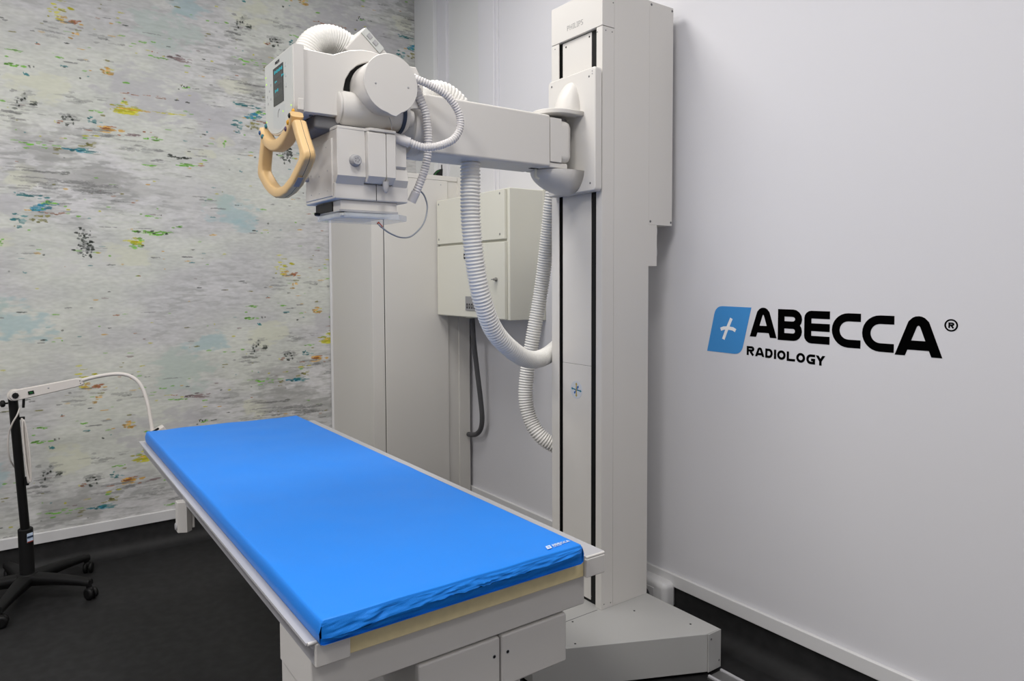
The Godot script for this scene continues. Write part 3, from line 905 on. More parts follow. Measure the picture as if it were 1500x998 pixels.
func build_stand() -> void:
	var t := thing("x_ray_stand", "tall off-white floor column with swing arm and X-ray tube head", "x-ray machine", Vector3(1.95, 0, -2.137))
	var ph := 0.155
	# ---- plinth
	var pl := [Vector2(2.036, -1.6195), Vector2(1.556, -1.846), Vector2(1.47, -1.93), Vector2(1.47, -2.344), Vector2(1.556, -2.43), Vector2(2.036, -2.655), Vector2(2.108, -2.655), Vector2(2.108, -1.6185)]
	var base := part(t, "base", extrude(pl, Vector3(0, 0.012, 0), Vector3(1, 0, 0), Vector3(0, 0, 1), Vector3(0, 1, 0), ph - 0.012, 0.0025, 20), M.plinth, "grey sheet metal base box")
	part(base, "end_plate", rbox(Vector3(2.073, 0.083, -1.6165), Vector3(0.071, 0.142, 0.004), 0.001), M.plinth)
	for s in [[2.052, 0.133], [2.098, 0.04]]:
		screw(base, Vector3(s[0], s[1], -1.6145), Vector3(0, 0, 1), 0.004)
	for s in [[2.045, -1.705], [1.952, -1.905], [1.602, -1.852], [1.70, -1.98], [2.05, -2.55]]:
		screw(base, Vector3(s[0], ph, s[1]), Vector3(0, 1, 0), 0.004, M.dark)
	part(base, "skid", rbox(Vector3(1.85, 0.0065, -2.137), Vector3(0.45, 0.012, 0.8), 0.001), M.black)
	part(base, "lid_seam", rbox(Vector3(1.66, ph + 0.0002, -1.995), Vector3(0.36, 0.0012, 0.002), 0.0002), M.grey)
	# ---- column
	var col := part(t, "column", extrude([Vector2(1.912, -1.984), Vector2(2.104, -1.984), Vector2(2.104, -2.288), Vector2(1.912, -2.288)], Vector3(0, ph, 0), Vector3(1, 0, 0), Vector3(0, 0, 1), Vector3(0, 1, 0), 2.553 - ph, 0.001), M.shell, "off-white column body")
	part(col, "post", rbox(Vector3(1.8805, (ph + 2.405) * 0.5, -2.0005), Vector3(0.062, 2.405 - ph, 0.033), 0.0015), M.shell)
	part(col, "post", rbox(Vector3(1.852, (ph + 2.405) * 0.5, -2.2645), Vector3(0.005, 2.405 - ph, 0.047), 0.0015), M.shell)
	part(col, "channel", rbox(Vector3(1.887, (ph + 2.405) * 0.5, -2.152), Vector3(0.050, 2.405 - ph - 0.002, 0.27), 0.0005), M.black, "black slots either side of the front cover")
	part(col, "front_cover", rbox(Vector3(1.872, 2.31, -2.1425), Vector3(0.024, 0.186, 0.173), 0.0015), M.shell2)
	part(col, "front_cover", rbox(Vector3(1.872, (1.1085 + 1.9) * 0.5, -2.1425), Vector3(0.024, 1.9 - 1.1085, 0.173), 0.001), M.shell2)
	part(col, "front_cover", rbox(Vector3(1.872, (ph + 0.012 + 1.1075) * 0.5, -2.1425), Vector3(0.024, 1.1075 - ph - 0.012, 0.173), 0.001), M.shell2)
	part(col, "cap", rbox(Vector3(1.8805, 2.48, -2.136), Vector3(0.063, 0.146, 0.304), 0.002), M.shell2)
	text_mesh(col, "maker_name", "PHILIPS", 0.020, Transform3D(Basis(Vector3(0, 0, 1), Vector3(0, 1, 0), Vector3(-1, 0, 0)), Vector3(1.8488, 2.450, -2.141)), M.letter_grey)
	for s in [[2.385, -2.208], [2.388, -2.068]]:
		screw(col, Vector3(1.86, s[0], s[1]), Vector3(-1, 0, 0), 0.004, M.dark)
	for s in [[1.867, 2.39], [1.900, 2.39], [1.905, 2.50], [1.865, 0.175], [1.9, 0.172]]:
		screw(col, Vector3(s[0], s[1], -1.984), Vector3(0, 0, 1), 0.0025, M.grey)
	for s in [[-2.012, 2.388], [-2.265, 2.39], [-2.04, 0.19]]:
		screw(col, Vector3(1.8495, s[1], s[0]), Vector3(-1, 0, 0), 0.0025, M.grey)
	var sb := part(t, "rear_box", rbox(Vector3(2.1745, 2.111, -2.137), Vector3(0.139, 0.884, 0.304), 0.0015), M.shell, "slim box behind the column top")
	for s in [[2.115, 2.54], [2.236, 2.54], [2.115, 1.683], [2.236, 1.683]]:
		screw(sb, Vector3(s[0], s[1], -1.985), Vector3(0, 0, 1), 0.005)
	part(sb, "cable_duct", rbox(Vector3(2.129, 1.586, -2.137), Vector3(0.05, 0.166, 0.304), 0.001), M.shell2)
	for yy in [1.56, 1.645]:
		part(sb, "duct_slot", rbox(Vector3(2.1545, yy, -2.0), Vector3(0.003, 0.026, 0.03), 0.0003), M.knob)
	# round sticker with three crossed arrows
	var sy := 1.004
	var sz := -2.143
	var stk := part(col, "sticker", cyl(Vector3(1.8602, sy, sz), Vector3(1.8594, sy, sz), 0.036, 0.0001, 40), M.sticker, "round grey sticker with crossed arrows")
	for a in [[90.0, 0.029, M.arrow_yellow, 0.0], [52.0, 0.022, M.arrow_blue, 0.0002], [-6.0, 0.032, M.arrow_teal, 0.0004]]:
		var dv := Vector2(cos(deg_to_rad(a[0])), sin(deg_to_rad(a[0])))
		var nv := Vector2(-dv.y, dv.x)
		var l: float = a[1]
		var hp := []
		for q in [[-l, 0.0], [-l + 0.008, -0.006], [-l + 0.008, -0.0024], [l - 0.008, -0.0024], [l - 0.008, -0.006], [l, 0.0], [l - 0.008, 0.006], [l - 0.008, 0.0024], [-l + 0.008, 0.0024], [-l + 0.008, 0.006]]:
			hp.append(Vector2(sz, sy) + dv * q[0] + nv * q[1])
		part(stk, "arrow", extrude(hp, Vector3(1.8594, 0, 0), Vector3(0, 0, 1), Vector3(0, 1, 0), Vector3(-1, 0, 0), 0.0008 - a[3], 0.0), a[2])
	# ---- carriage
	var pp := []
	for c in [[-1.976 - 0.015, 2.248 - 0.015, 0.0], [-2.261 + 0.015, 2.248 - 0.015, 90.0], [-2.261 + 0.015, 1.784 + 0.015, 180.0], [-1.976 - 0.015, 1.784 + 0.015, 270.0]]:
		for i in 6:
			var an := deg_to_rad(c[2] + 18.0 * i)
			pp.append(Vector2(c[0] + cos(an) * 0.015, c[1] + sin(an) * 0.015))
	var car := part(t, "carriage", extrude(pp, Vector3(1.844, 0, 0), Vector3(0, 0, 1), Vector3(0, 1, 0), Vector3(-1, 0, 0), 0.036, 0.006, 40), M.shell2, "off-white carriage plate on the column")
	var cz := -2.135
	var dome := []
	for i in 11:
		var th := deg_to_rad(88.0) * i / 10.0
		dome.append([2.089 + 0.128 * sin(th), 0.060 * pow(cos(th), 0.85), pow(cos(th), 0.85)])
	part(car, "dome", d_rows(1.806, -2.125, 1.81, dome), M.shell2)
	part(car, "shelf", d_rows(1.742, cz, 1.81, [[2.074, 0.090, 1.0], [2.076, 0.093, 1.0], [2.076, 0.093, 1.0], [2.089, 0.093, 1.0], [2.089, 0.093, 1.0], [2.092, 0.089, 1.0]]), M.shell2)
	var bowl := []
	for i in 10:
		var f := i / 9.0
		var s := sqrt(maxf(1.0 - f * f, 0.0025))
		bowl.append([1.866 - 0.088 * f, 0.096 * s, s])
	part(car, "bowl", d_rows(1.742, cz, 1.81, bowl), M.shell2)
	for s in [[2.225, -2.235], [2.215, -2.012], [1.815, -2.005], [1.815, -2.24]]:
		screw(car, Vector3(1.808, s[0], s[1]), Vector3(-1, 0, 0), 0.004, M.grey)
	for s in [2.232, 2.222]:
		screw(car, Vector3(1.808, s, -1.994), Vector3(-1, 0, 0), 0.003, M.knob)
	# ---- arm
	var ay0 := 1.868
	var ay1 := 2.060
	var az := -2.135
	var arm := part(t, "arm", rbox(Vector3(1.389, (ay0 + ay1) * 0.5, az), Vector3(0.53, ay1 - ay0, 0.170), 0.010), M.shell, "long box-shaped swing arm")
	part(arm, "pivot_cover", rbox(Vector3(1.711, 1.9705, az), Vector3(0.112, 0.163, 0.160), 0.028), M.shell2)
	part(arm, "pivot_sleeve", rbox(Vector3(1.683, 1.9705, az), Vector3(0.054, 0.163, 0.1605), 0.002), M.shell2)
	part(arm, "pivot_foot", rbox(Vector3(1.698, 1.878, az), Vector3(0.09, 0.02, 0.15), 0.004), M.shell2)
	part(arm, "pivot_axle", cyl(Vector3(1.742, 1.86, az), Vector3(1.742, 2.066, az), 0.045, 0.002, 24), M.grey)
	part(arm, "latch", tube([Vector3(1.632, 1.872, -2.115), Vector3(1.630, 1.842, -2.115), Vector3(1.634, 1.832, -2.110), Vector3(1.641, 1.828, -2.105)], 0.006, 0, 0, 8), M.cream)
	part(arm, "latch_slot", rbox(Vector3(1.622, 1.8685, -2.115), Vector3(0.035, 0.004, 0.02), 0.001), M.black)
	part(arm, "round_lid", lathe(Vector3(1.43, 2.058, az), Vector3(0, 1, 0), [[0, 0.05], [0.006, 0.05], [0.01, 0.044], [0.011, 0.02]], 28), M.hose)
	# hoses of the arm
	part(arm, "cable_hose", tube([Vector3(1.15, 2.02, -2.16), Vector3(1.176, 2.082, -2.165), Vector3(1.226, 2.108, -2.17), Vector3(1.28, 2.105, -2.17), Vector3(1.33, 2.075, -2.17), Vector3(1.35, 2.03, -2.17)], 0.036, 0.0125, 0.004, 28), M.hose, "white corrugated hose")
	part(t, "cable_hose", tube([Vector3(1.352, 1.90, -2.135), Vector3(1.354, 1.814, -2.135), Vector3(1.354, 1.67, -2.135), Vector3(1.374, 1.512, -2.14), Vector3(1.412, 1.375, -2.15), Vector3(1.485, 1.257, -2.18), Vector3(1.611, 1.166, -2.225), Vector3(1.738, 1.122, -2.285), Vector3(1.875, 1.128, -2.345), Vector3(2.02, 1.19, -2.39)], 0.0368, 0.0125, 0.0055, 28), M.hose, "thick white corrugated hose hanging from the arm")
	part(t, "cable_hose", tube([Vector3(2.0, 2.02, -2.34), Vector3(1.945, 1.917, -2.365), Vector3(1.926, 1.803, -2.38), Vector3(1.932, 1.629, -2.42), Vector3(1.933, 1.434, -2.46), Vector3(1.906, 1.237, -2.48), Vector3(1.882, 1.053, -2.5), Vector3(1.87, 0.931, -2.5), Vector3(1.877, 0.835, -2.48), Vector3(1.9, 0.762, -2.44), Vector3(1.953, 0.713, -2.4), Vector3(2.03, 0.685, -2.36)], 0.0337, 0.0115, 0.005, 28), M.hose, "white corrugated hose looping behind the column")
	build_head(t)

func build_head(t: Node3D) -> void:
	var X := Vector3(1, 0, 0)
	var Y := Vector3(0, 1, 0)
	var Z := Vector3(0, 0, 1)
	# swivel flange at the end of the arm carries the whole head
	var hd := part(t, "tube_head", lathe(Vector3(1.125, 1.965, -2.135), -X, [[0, 0.098], [0.0, 0.1], [0.03, 0.1], [0.034, 0.096], [0.034, 0.096], [0.034, 0.07], [0.09, 0.07]], 40), M.shell, "X-ray tube head with control panel and collimator")
	part(hd, "swivel_neck", rbox(Vector3(1.055, 1.985, -2.14), Vector3(0.11, 0.11, 0.14), 0.012), M.grey)
	# ---- control panel: straight top, round bottom
	var pz0 := -2.272
	var pz1 := -2.004
	var pc := (pz0 + pz1) * 0.5
	var pr := (pz1 - pz0) * 0.5
	var pan := [Vector2(pz0, 2.123), Vector2(pz1, 2.123)]
	for i in 17:
		var a := deg_to_rad(-180.0 * i / 16.0)
		pan.append(Vector2(pc + cos(a) * pr, 1.960 + sin(a) * 0.072))
	part(hd, "panel_housing", extrude(pan, X * 0.680, Z, Y, X, 0.032, 0.003, 30), M.shell2, "control panel housing")
	var pin := []
	for q in pan:
		pin.append(Vector2(pc + (q.x - pc) * 0.955, 2.0 + (q.y - 2.0) * 0.955))
	var face := part(hd, "control_panel", extrude(pin, X * 0.681, Z, Y, -X, 0.003, 0.001, 30), M.panel, "pale control panel with screen and keys")
	part(hd, "panel_field", extrude([Vector2(-2.19, 1.972), Vector2(-2.078, 1.970), Vector2(-2.078, 1.915), Vector2(-2.12, 1.90), Vector2(-2.19, 1.915)], X * 0.6785, Z, Y, -X, 0.0008, 0.0002), M.panel2)
	part(hd, "screen", rbox(Vector3(0.6774, 2.034, -2.134), Vector3(0.0016, 0.112, 0.094), 0.0004), M.screen, "dark display with cyan readings")
	for s in [[2.062, 0.012], [2.041, 0.016], [2.010, 0.02]]:
		part(hd, "screen_band", rbox(Vector3(0.6768, s[0], -2.134), Vector3(0.0008, s[1], 0.092), 0.0002), M.screen_band)
	rng.seed = 5
	for s in [[-2.172, 2.076, 7, 0.0105], [-2.168, 2.047, 2, 0.006], [-2.106, 2.054, 2, 0.007], [-2.168, 2.020, 3, 0.009]]:
		for k in s[2]:
			part(hd, "screen_digit", rbox(Vector3(0.6764, s[1], s[0] + 0.009 + k * 0.0112), Vector3(0.0006, s[3] * (0.7 if k % 2 else 0.95), 0.0062), 0.0002), M.glyph)
	for q in [[-2.068, 2.078], [-2.066, 2.049], [-2.065, 2.019]]:
		part(hd, "key", rbox(Vector3(0.6775, q[1], q[0]), Vector3(0.0016, 0.012, 0.01), 0.0006), M.panel2)
	for q in [[-2.206, 2.049], [-2.243, 2.020], [-2.222, 2.034], [-2.209, 2.008], [-2.236, 1.998]]:
		part(hd, "key", rbox(Vector3(0.6775, q[1], q[0]), Vector3(0.0014, 0.007, 0.006), 0.0005), M.knob)
	for q in [[-2.255, 2.082], [-2.250, 2.060], [-2.255, 1.945], [-2.094, 1.949], [-2.022, 1.952], [-2.048, 1.925]]:
		part(hd, "indicator", rbox(Vector3(0.6773, q[1], q[0]), Vector3(0.0016, 0.0035, 0.0045), 0.0005), M.led)
	part(hd, "dial_mark", tube([Vector3(0.6775, 1.962, -2.128), Vector3(0.6775, 1.953, -2.140), Vector3(0.6775, 1.940, -2.143)], 0.0012, 0, 0, 6), M.knob)
	text_mesh(hd, "maker_name", "PHILIPS", 0.0085, Transform3D(Basis(Z, Y, -X), Vector3(0.6772, 2.103, -2.140)), M.letter_dark)
	# ---- body behind the panel
	var bz := -2.02
	var plate := [Vector2(0.708, 2.119), Vector2(0.805, 2.117), Vector2(0.826, 2.127), Vector2(0.856, 2.139), Vector2(0.896, 2.148), Vector2(0.929, 2.149), Vector2(0.963, 2.144), Vector2(1.0, 2.135), Vector2(1.052, 2.126), Vector2(1.08, 2.127), Vector2(1.105, 2.081), Vector2(1.104, 2.0)]
	for i in 13:
		var a := deg_to_rad(-12.0 + 204.0 * i / 12.0)
		plate.append(Vector2(0.940 + cos(a) * 0.105, 2.012 + sin(a) * 0.105))
	plate.append_array([Vector2(0.835, 1.991), Vector2(0.819, 1.991), Vector2(0.818, 1.939), Vector2(0.709, 1.938)])
	part(hd, "side_plate", extrude(plate, Z * bz, X, Y, -Z, 0.014, 0.0025, 30), M.shell2, "off-white side cover with an arched top")
	part(hd, "side_plate", extrude(plate, Z * (-2.25), X, Y, -Z, 0.014, 0.0025, 30), M.shell2, "off-white side cover with an arched top")
	part(hd, "body_block", rbox(Vector3(0.764, 2.02, -2.142), Vector3(0.108, 0.165, 0.222), 0.003), M.shell)
	part(hd, "inner_frame", lathe(Vector3(0.94, 2.012, -2.20), Z, [[0, 0.11], [0, 0.112], [0, 0.112], [0.155, 0.112], [0.155, 0.112], [0.155, 0.08]], 40), M.black)
	part(hd, "inner_frame", rbox(Vector3(0.85, 1.958, -2.13), Vector3(0.06, 0.075, 0.18), 0.002), M.black)
	part(hd, "side_recess", rbox(Vector3(0.7125, 1.965, -2.0185), Vector3(0.009, 0.055, 0.004), 0.0015), M.shell)
	part(hd, "side_tab", rbox(Vector3(0.70, 1.955, -2.010), Vector3(0.020, 0.036, 0.014), 0.004), M.shell2)
	part(hd, "foot_screw", cyl(Vector3(0.745, 1.9375, -2.05), Vector3(0.745, 1.934, -2.05), 0.006, 0.001, 12), M.grey)
	part(hd, "cable_duct", tube([Vector3(0.80, 1.99, -2.17), Vector3(0.79, 1.935, -2.17), Vector3(0.83, 1.915, -2.16), Vector3(0.9, 1.91, -2.15)], 0.022, 0, 0, 14), M.grey)
	# top bracket with the two switches
	var br := Basis(Vector3(0, 0, 1), deg_to_rad(-41))
	part(hd, "hose_bracket", rbox(Vector3(0.955, 2.168, -2.15), Vector3(0.125, 0.105, 0.10), 0.006, br), M.shell2, "angled hose bracket with two rocker switches")
	part(hd, "switch_plate", rbox(Vector3(0.955, 2.168, -2.15) + br * Vector3(-0.018, 0.040, 0.0505), Vector3(0.082, 0.025, 0.006), 0.001, br), M.panel)
	for k in 2:
		part(hd, "rocker_switch", rbox(Vector3(0.955, 2.168, -2.15) + br * Vector3(-0.034 + 0.026 * k, 0.041, 0.054), Vector3(0.016, 0.014, 0.004), 0.001, br), M.knob)
	# big hose curling from the body into the bracket
	part(hd, "cable_hose", tube([Vector3(0.762, 2.075, -2.15), Vector3(0.768, 2.135, -2.15), Vector3(0.797, 2.185, -2.15), Vector3(0.845, 2.206, -2.15), Vector3(0.892, 2.196, -2.15), Vector3(0.932, 2.165, -2.15)], 0.043, 0.0078, 0.003, 32), M.hose, "thick white corrugated hose arching over the head")
	# ---- tube housing: drum with the round cover, and the tube across it
	var dc := Vector3(0.948, 2.034, 0)
	part(hd, "drum", lathe(dc + Z * (-2.262), Z, [[0, 0.075], [0.004, 0.082], [0.004, 0.082], [0.31, 0.083], [0.326, 0.0862], [0.326, 0.0862]], 56), M.shell, "round tube housing drum")
	part(hd, "round_cover", lathe(dc + Z * (-1.937), Z, [[0, 0.0855], [0, 0.0855], [0.006, 0.088], [0.0085, 0.0865], [0.0085, 0.0865], [0.009, 0.02]], 64), M.shell2, "large round end cover")
	part(hd, "cover_tip", extrude([Vector2(0.920, 1.953), Vector2(0.948, 1.9415), Vector2(0.962, 1.939), Vector2(0.985, 1.956), Vector2(0.95, 1.965)], Z * (-1.937), X, Y, Z, 0.0085, 0.0015), M.shell2)
	for s in [[0.897, 2.028], [1.003, 2.031]]:
		screw(hd, Vector3(s[0], s[1], -1.928), Z, 0.0032, M.knob)
	var tc := Vector3(0.0, 1.969, -2.045)
	part(hd, "tube_housing", lathe(tc + X * 0.822, X, [[0, 0.040], [0.003, 0.047], [0.012, 0.052], [0.20, 0.052], [0.205, 0.049]], 40), M.shell2, "cylindrical tube housing lying across the head")
	part(hd, "end_pad", lathe(tc + X * 0.8225, -X, [[0, 0.05], [0.003, 0.0495], [0.007, 0.045], [0.009, 0.03]], 36), M.shell2)
	part(hd, "blue_ring", lathe(tc + X * 1.020, X, [[0, 0.05], [0, 0.056], [0, 0.056], [0.011, 0.056], [0.011, 0.056], [0.012, 0.052]], 40), M.navy, "dark blue ring on the tube end")
	part(hd, "tube_end", lathe(tc + X * 1.032, X, [[0, 0.05], [0.012, 0.05], [0.018, 0.044], [0.018, 0.03], [0.04, 0.026]], 32), M.shell2)
	part(hd, "warning_ring", lathe(tc + Vector3(0.987, -0.0525, 0.015), -Y, [[0, 0.017], [0.006, 0.017], [0.007, 0.014]], 20), M.yellow, "yellow ring under the tube")
	part(hd, "tube_neck", rbox(Vector3(0.885, 1.918, -2.13), Vector3(0.27, 0.044, 0.19), 0.01), M.grey)
	part(hd, "chain", tube([Vector3(0.957, 1.943, -1.965), Vector3(0.962, 1.925, -1.962), Vector3(0.966, 1.903, -1.967)], 0.0016, 0.004, 0.0007, 8), M.knob)
	build_handle(hd)
	build_collimator(hd)
	# thin hoses on the right of the head
	part(hd, "thin_hose", tube([Vector3(1.02, 2.095, -2.03), Vector3(1.046, 2.086, -1.995), Vector3(1.07, 2.075, -1.98), Vector3(1.107, 2.061, -1.97), Vector3(1.158, 2.035, -1.96), Vector3(1.198, 1.991, -1.96), Vector3(1.205, 1.946, -1.96), Vector3(1.182, 1.904, -1.96), Vector3(1.134, 1.878, -1.965), Vector3(1.08, 1.867, -1.97), Vector3(1.035, 1.878, -1.982), Vector3(1.0, 1.889, -1.995)], 0.0128, 0.0082, 0.0019, 18), M.hose_grey, "thin ribbed hose looping to the collimator")
	part(hd, "hose_boot", tube([Vector3(1.034, 1.8785, -1.9822), Vector3(1.012, 1.885, -1.990), Vector3(0.986, 1.892, -1.998)], 0.0155, 0, 0, 18), M.hose_grey)
	part(hd, "thin_hose", tube([Vector3(1.06, 2.098, -2.03), Vector3(1.072, 2.068, -2.015), Vector3(1.087, 2.032, -2.012), Vector3(1.106, 1.988, -2.012), Vector3(1.117, 1.926, -2.015), Vector3(1.119, 1.862, -2.02), Vector3(1.112, 1.807, -2.03), Vector3(1.098, 1.760, -2.04), Vector3(1.087, 1.728, -2.05)], 0.0138, 0.0086, 0.002, 18), M.hose_grey, "thin ribbed hose hanging beside the collimator")
	part(hd, "hose_end", tube([Vector3(1.0895, 1.736, -2.0475), Vector3(1.079, 1.705, -2.06)], 0.0145, 0, 0, 18), M.hose_grey)
	part(hd, "hose_clip", rbox(Vector3(1.125, 1.885, -2.03), Vector3(0.04, 0.008, 0.03), 0.002), M.hose_grey)
	part(hd, "thin_cable", tube([Vector3(1.092, 1.742, -2.062), Vector3(1.115, 1.744, -2.07), Vector3(1.133, 1.727, -2.07), Vector3(1.137, 1.688, -2.06), Vector3(1.111, 1.634, -2.04), Vector3(1.06, 1.593, -2.02), Vector3(1.011, 1.584, -2.0), Vector3(0.959, 1.596, -1.98), Vector3(0.925, 1.615, -1.97), Vector3(0.918, 1.626, -1.975)], 0.0027, 0, 0, 8), M.cable, "thin grey cable")
	part(hd, "cable_plug", cyl(Vector3(0.932, 1.611, -1.972), Vector3(0.918, 1.625, -1.973), 0.0042, 0.001, 10), M.red, "small red plug")

func build_handle(hd: Node3D) -> void:
	var outer := [Vector2(-1.952, 1.897), Vector2(-1.922, 1.852), Vector2(-1.886, 1.806), Vector2(-1.879, 1.790), Vector2(-1.890, 1.774), Vector2(-1.930, 1.748), Vector2(-1.988, 1.718), Vector2(-2.045, 1.702), Vector2(-2.10, 1.696), Vector2(-2.152, 1.700), Vector2(-2.202, 1.715), Vector2(-2.247, 1.737), Vector2(-2.303, 1.775), Vector2(-2.316, 1.792), Vector2(-2.312, 1.812), Vector2(-2.292, 1.855), Vector2(-2.270, 1.900)]
	var inner := [Vector2(-1.981, 1.889), Vector2(-1.957, 1.852), Vector2(-1.927, 1.813), Vector2(-1.921, 1.795), Vector2(-1.928, 1.785), Vector2(-1.955, 1.770), Vector2(-2.0, 1.747), Vector2(-2.055, 1.731), Vector2(-2.10, 1.727), Vector2(-2.143, 1.730), Vector2(-2.185, 1.743), Vector2(-2.22, 1.761), Vector2(-2.266, 1.792), Vector2(-2.274, 1.801), Vector2(-2.271, 1.818), Vector2(-2.258, 1.855), Vector2(-2.240, 1.892)]
	part(hd, "handle", band(outer, inner, 0.662, 0.697), M.beige, "beige hexagonal steering handle")
	var seam := []
	for i in outer.size():
		var d: Vector2 = (outer[i] - inner[i]).normalized()
		seam.append(outer[i] + d * 0.0004)
	var seam_in := []
	for i in outer.size():
		seam_in.append(outer[i] - (outer[i] - inner[i]).normalized() * 0.004)
	part(hd, "handle_seam", band(seam, seam_in, 0.6787, 0.6803), M.letter_dark)
	# crescent under the panel that carries the keys
	var top := []
	var bot := []
	for i in 13:
		var a := deg_to_rad(-21.0 - 142.0 * i / 12.0)
		var c := -2.125
		top.append(Vector2(c + cos(a) * 0.150, 1.956 + sin(a) * 0.083))
		bot.append(Vector2(c + cos(a) * 0.162, 1.950 + sin(a) * 0.113))
	part(hd, "handle_bow", band(top, bot, 0.660, 0.697), M.beige)
	for q in [[-2.268, 1.913, M.blue_key, 0.659], [-2.245, 1.898, M.teal_key, 0.659], [-2.262, 1.935, M.teal_key, 0.676], [-1.985, 1.913, M.dark, 0.659], [-2.0, 1.897, M.yellow, 0.659], [-2.02, 1.882, M.purple, 0.659], [-1.999, 1.93, M.yellow, 0.674], [-2.02, 1.912, M.purple, 0.674]]:
		part(hd, "handle_key", lathe(Vector3(q[3] + 0.003, q[1], q[0]), Vector3(-1, 0, 0), [[0, 0.0075], [0.004, 0.007], [0.006, 0.004]], 14), q[2])
	part(hd, "handle_label", rbox(Vector3(0.674, 1.726, -1.9625), Vector3(0.016, 0.0012, 0.045), 0.0003, Basis(Vector3(1, 0, 0), deg_to_rad(-28))), M.label_blue)

# closed-section band between an outer and an inner line in the plane of (z, y), from x0 to x1
func band(outer: Array, inner: Array, x0: float, x1: float) -> ArrayMesh:
	var rows := []
	var cs := [[0.0, 0.2], [0.0, 0.8], [0.16, 1.0], [0.84, 1.0], [1.0, 0.8], [1.0, 0.2], [0.84, 0.0], [0.16, 0.0]]
	for i in outer.size():
		var r := PackedVector3Array()
		for c in cs:
			var q: Vector2 = outer[i].lerp(inner[i], c[0])
			r.append(Vector3(lerpf(x0, x1, c[1]), q.y, q.x))
		rows.append(r)
	return loft(rows, true, true, true)

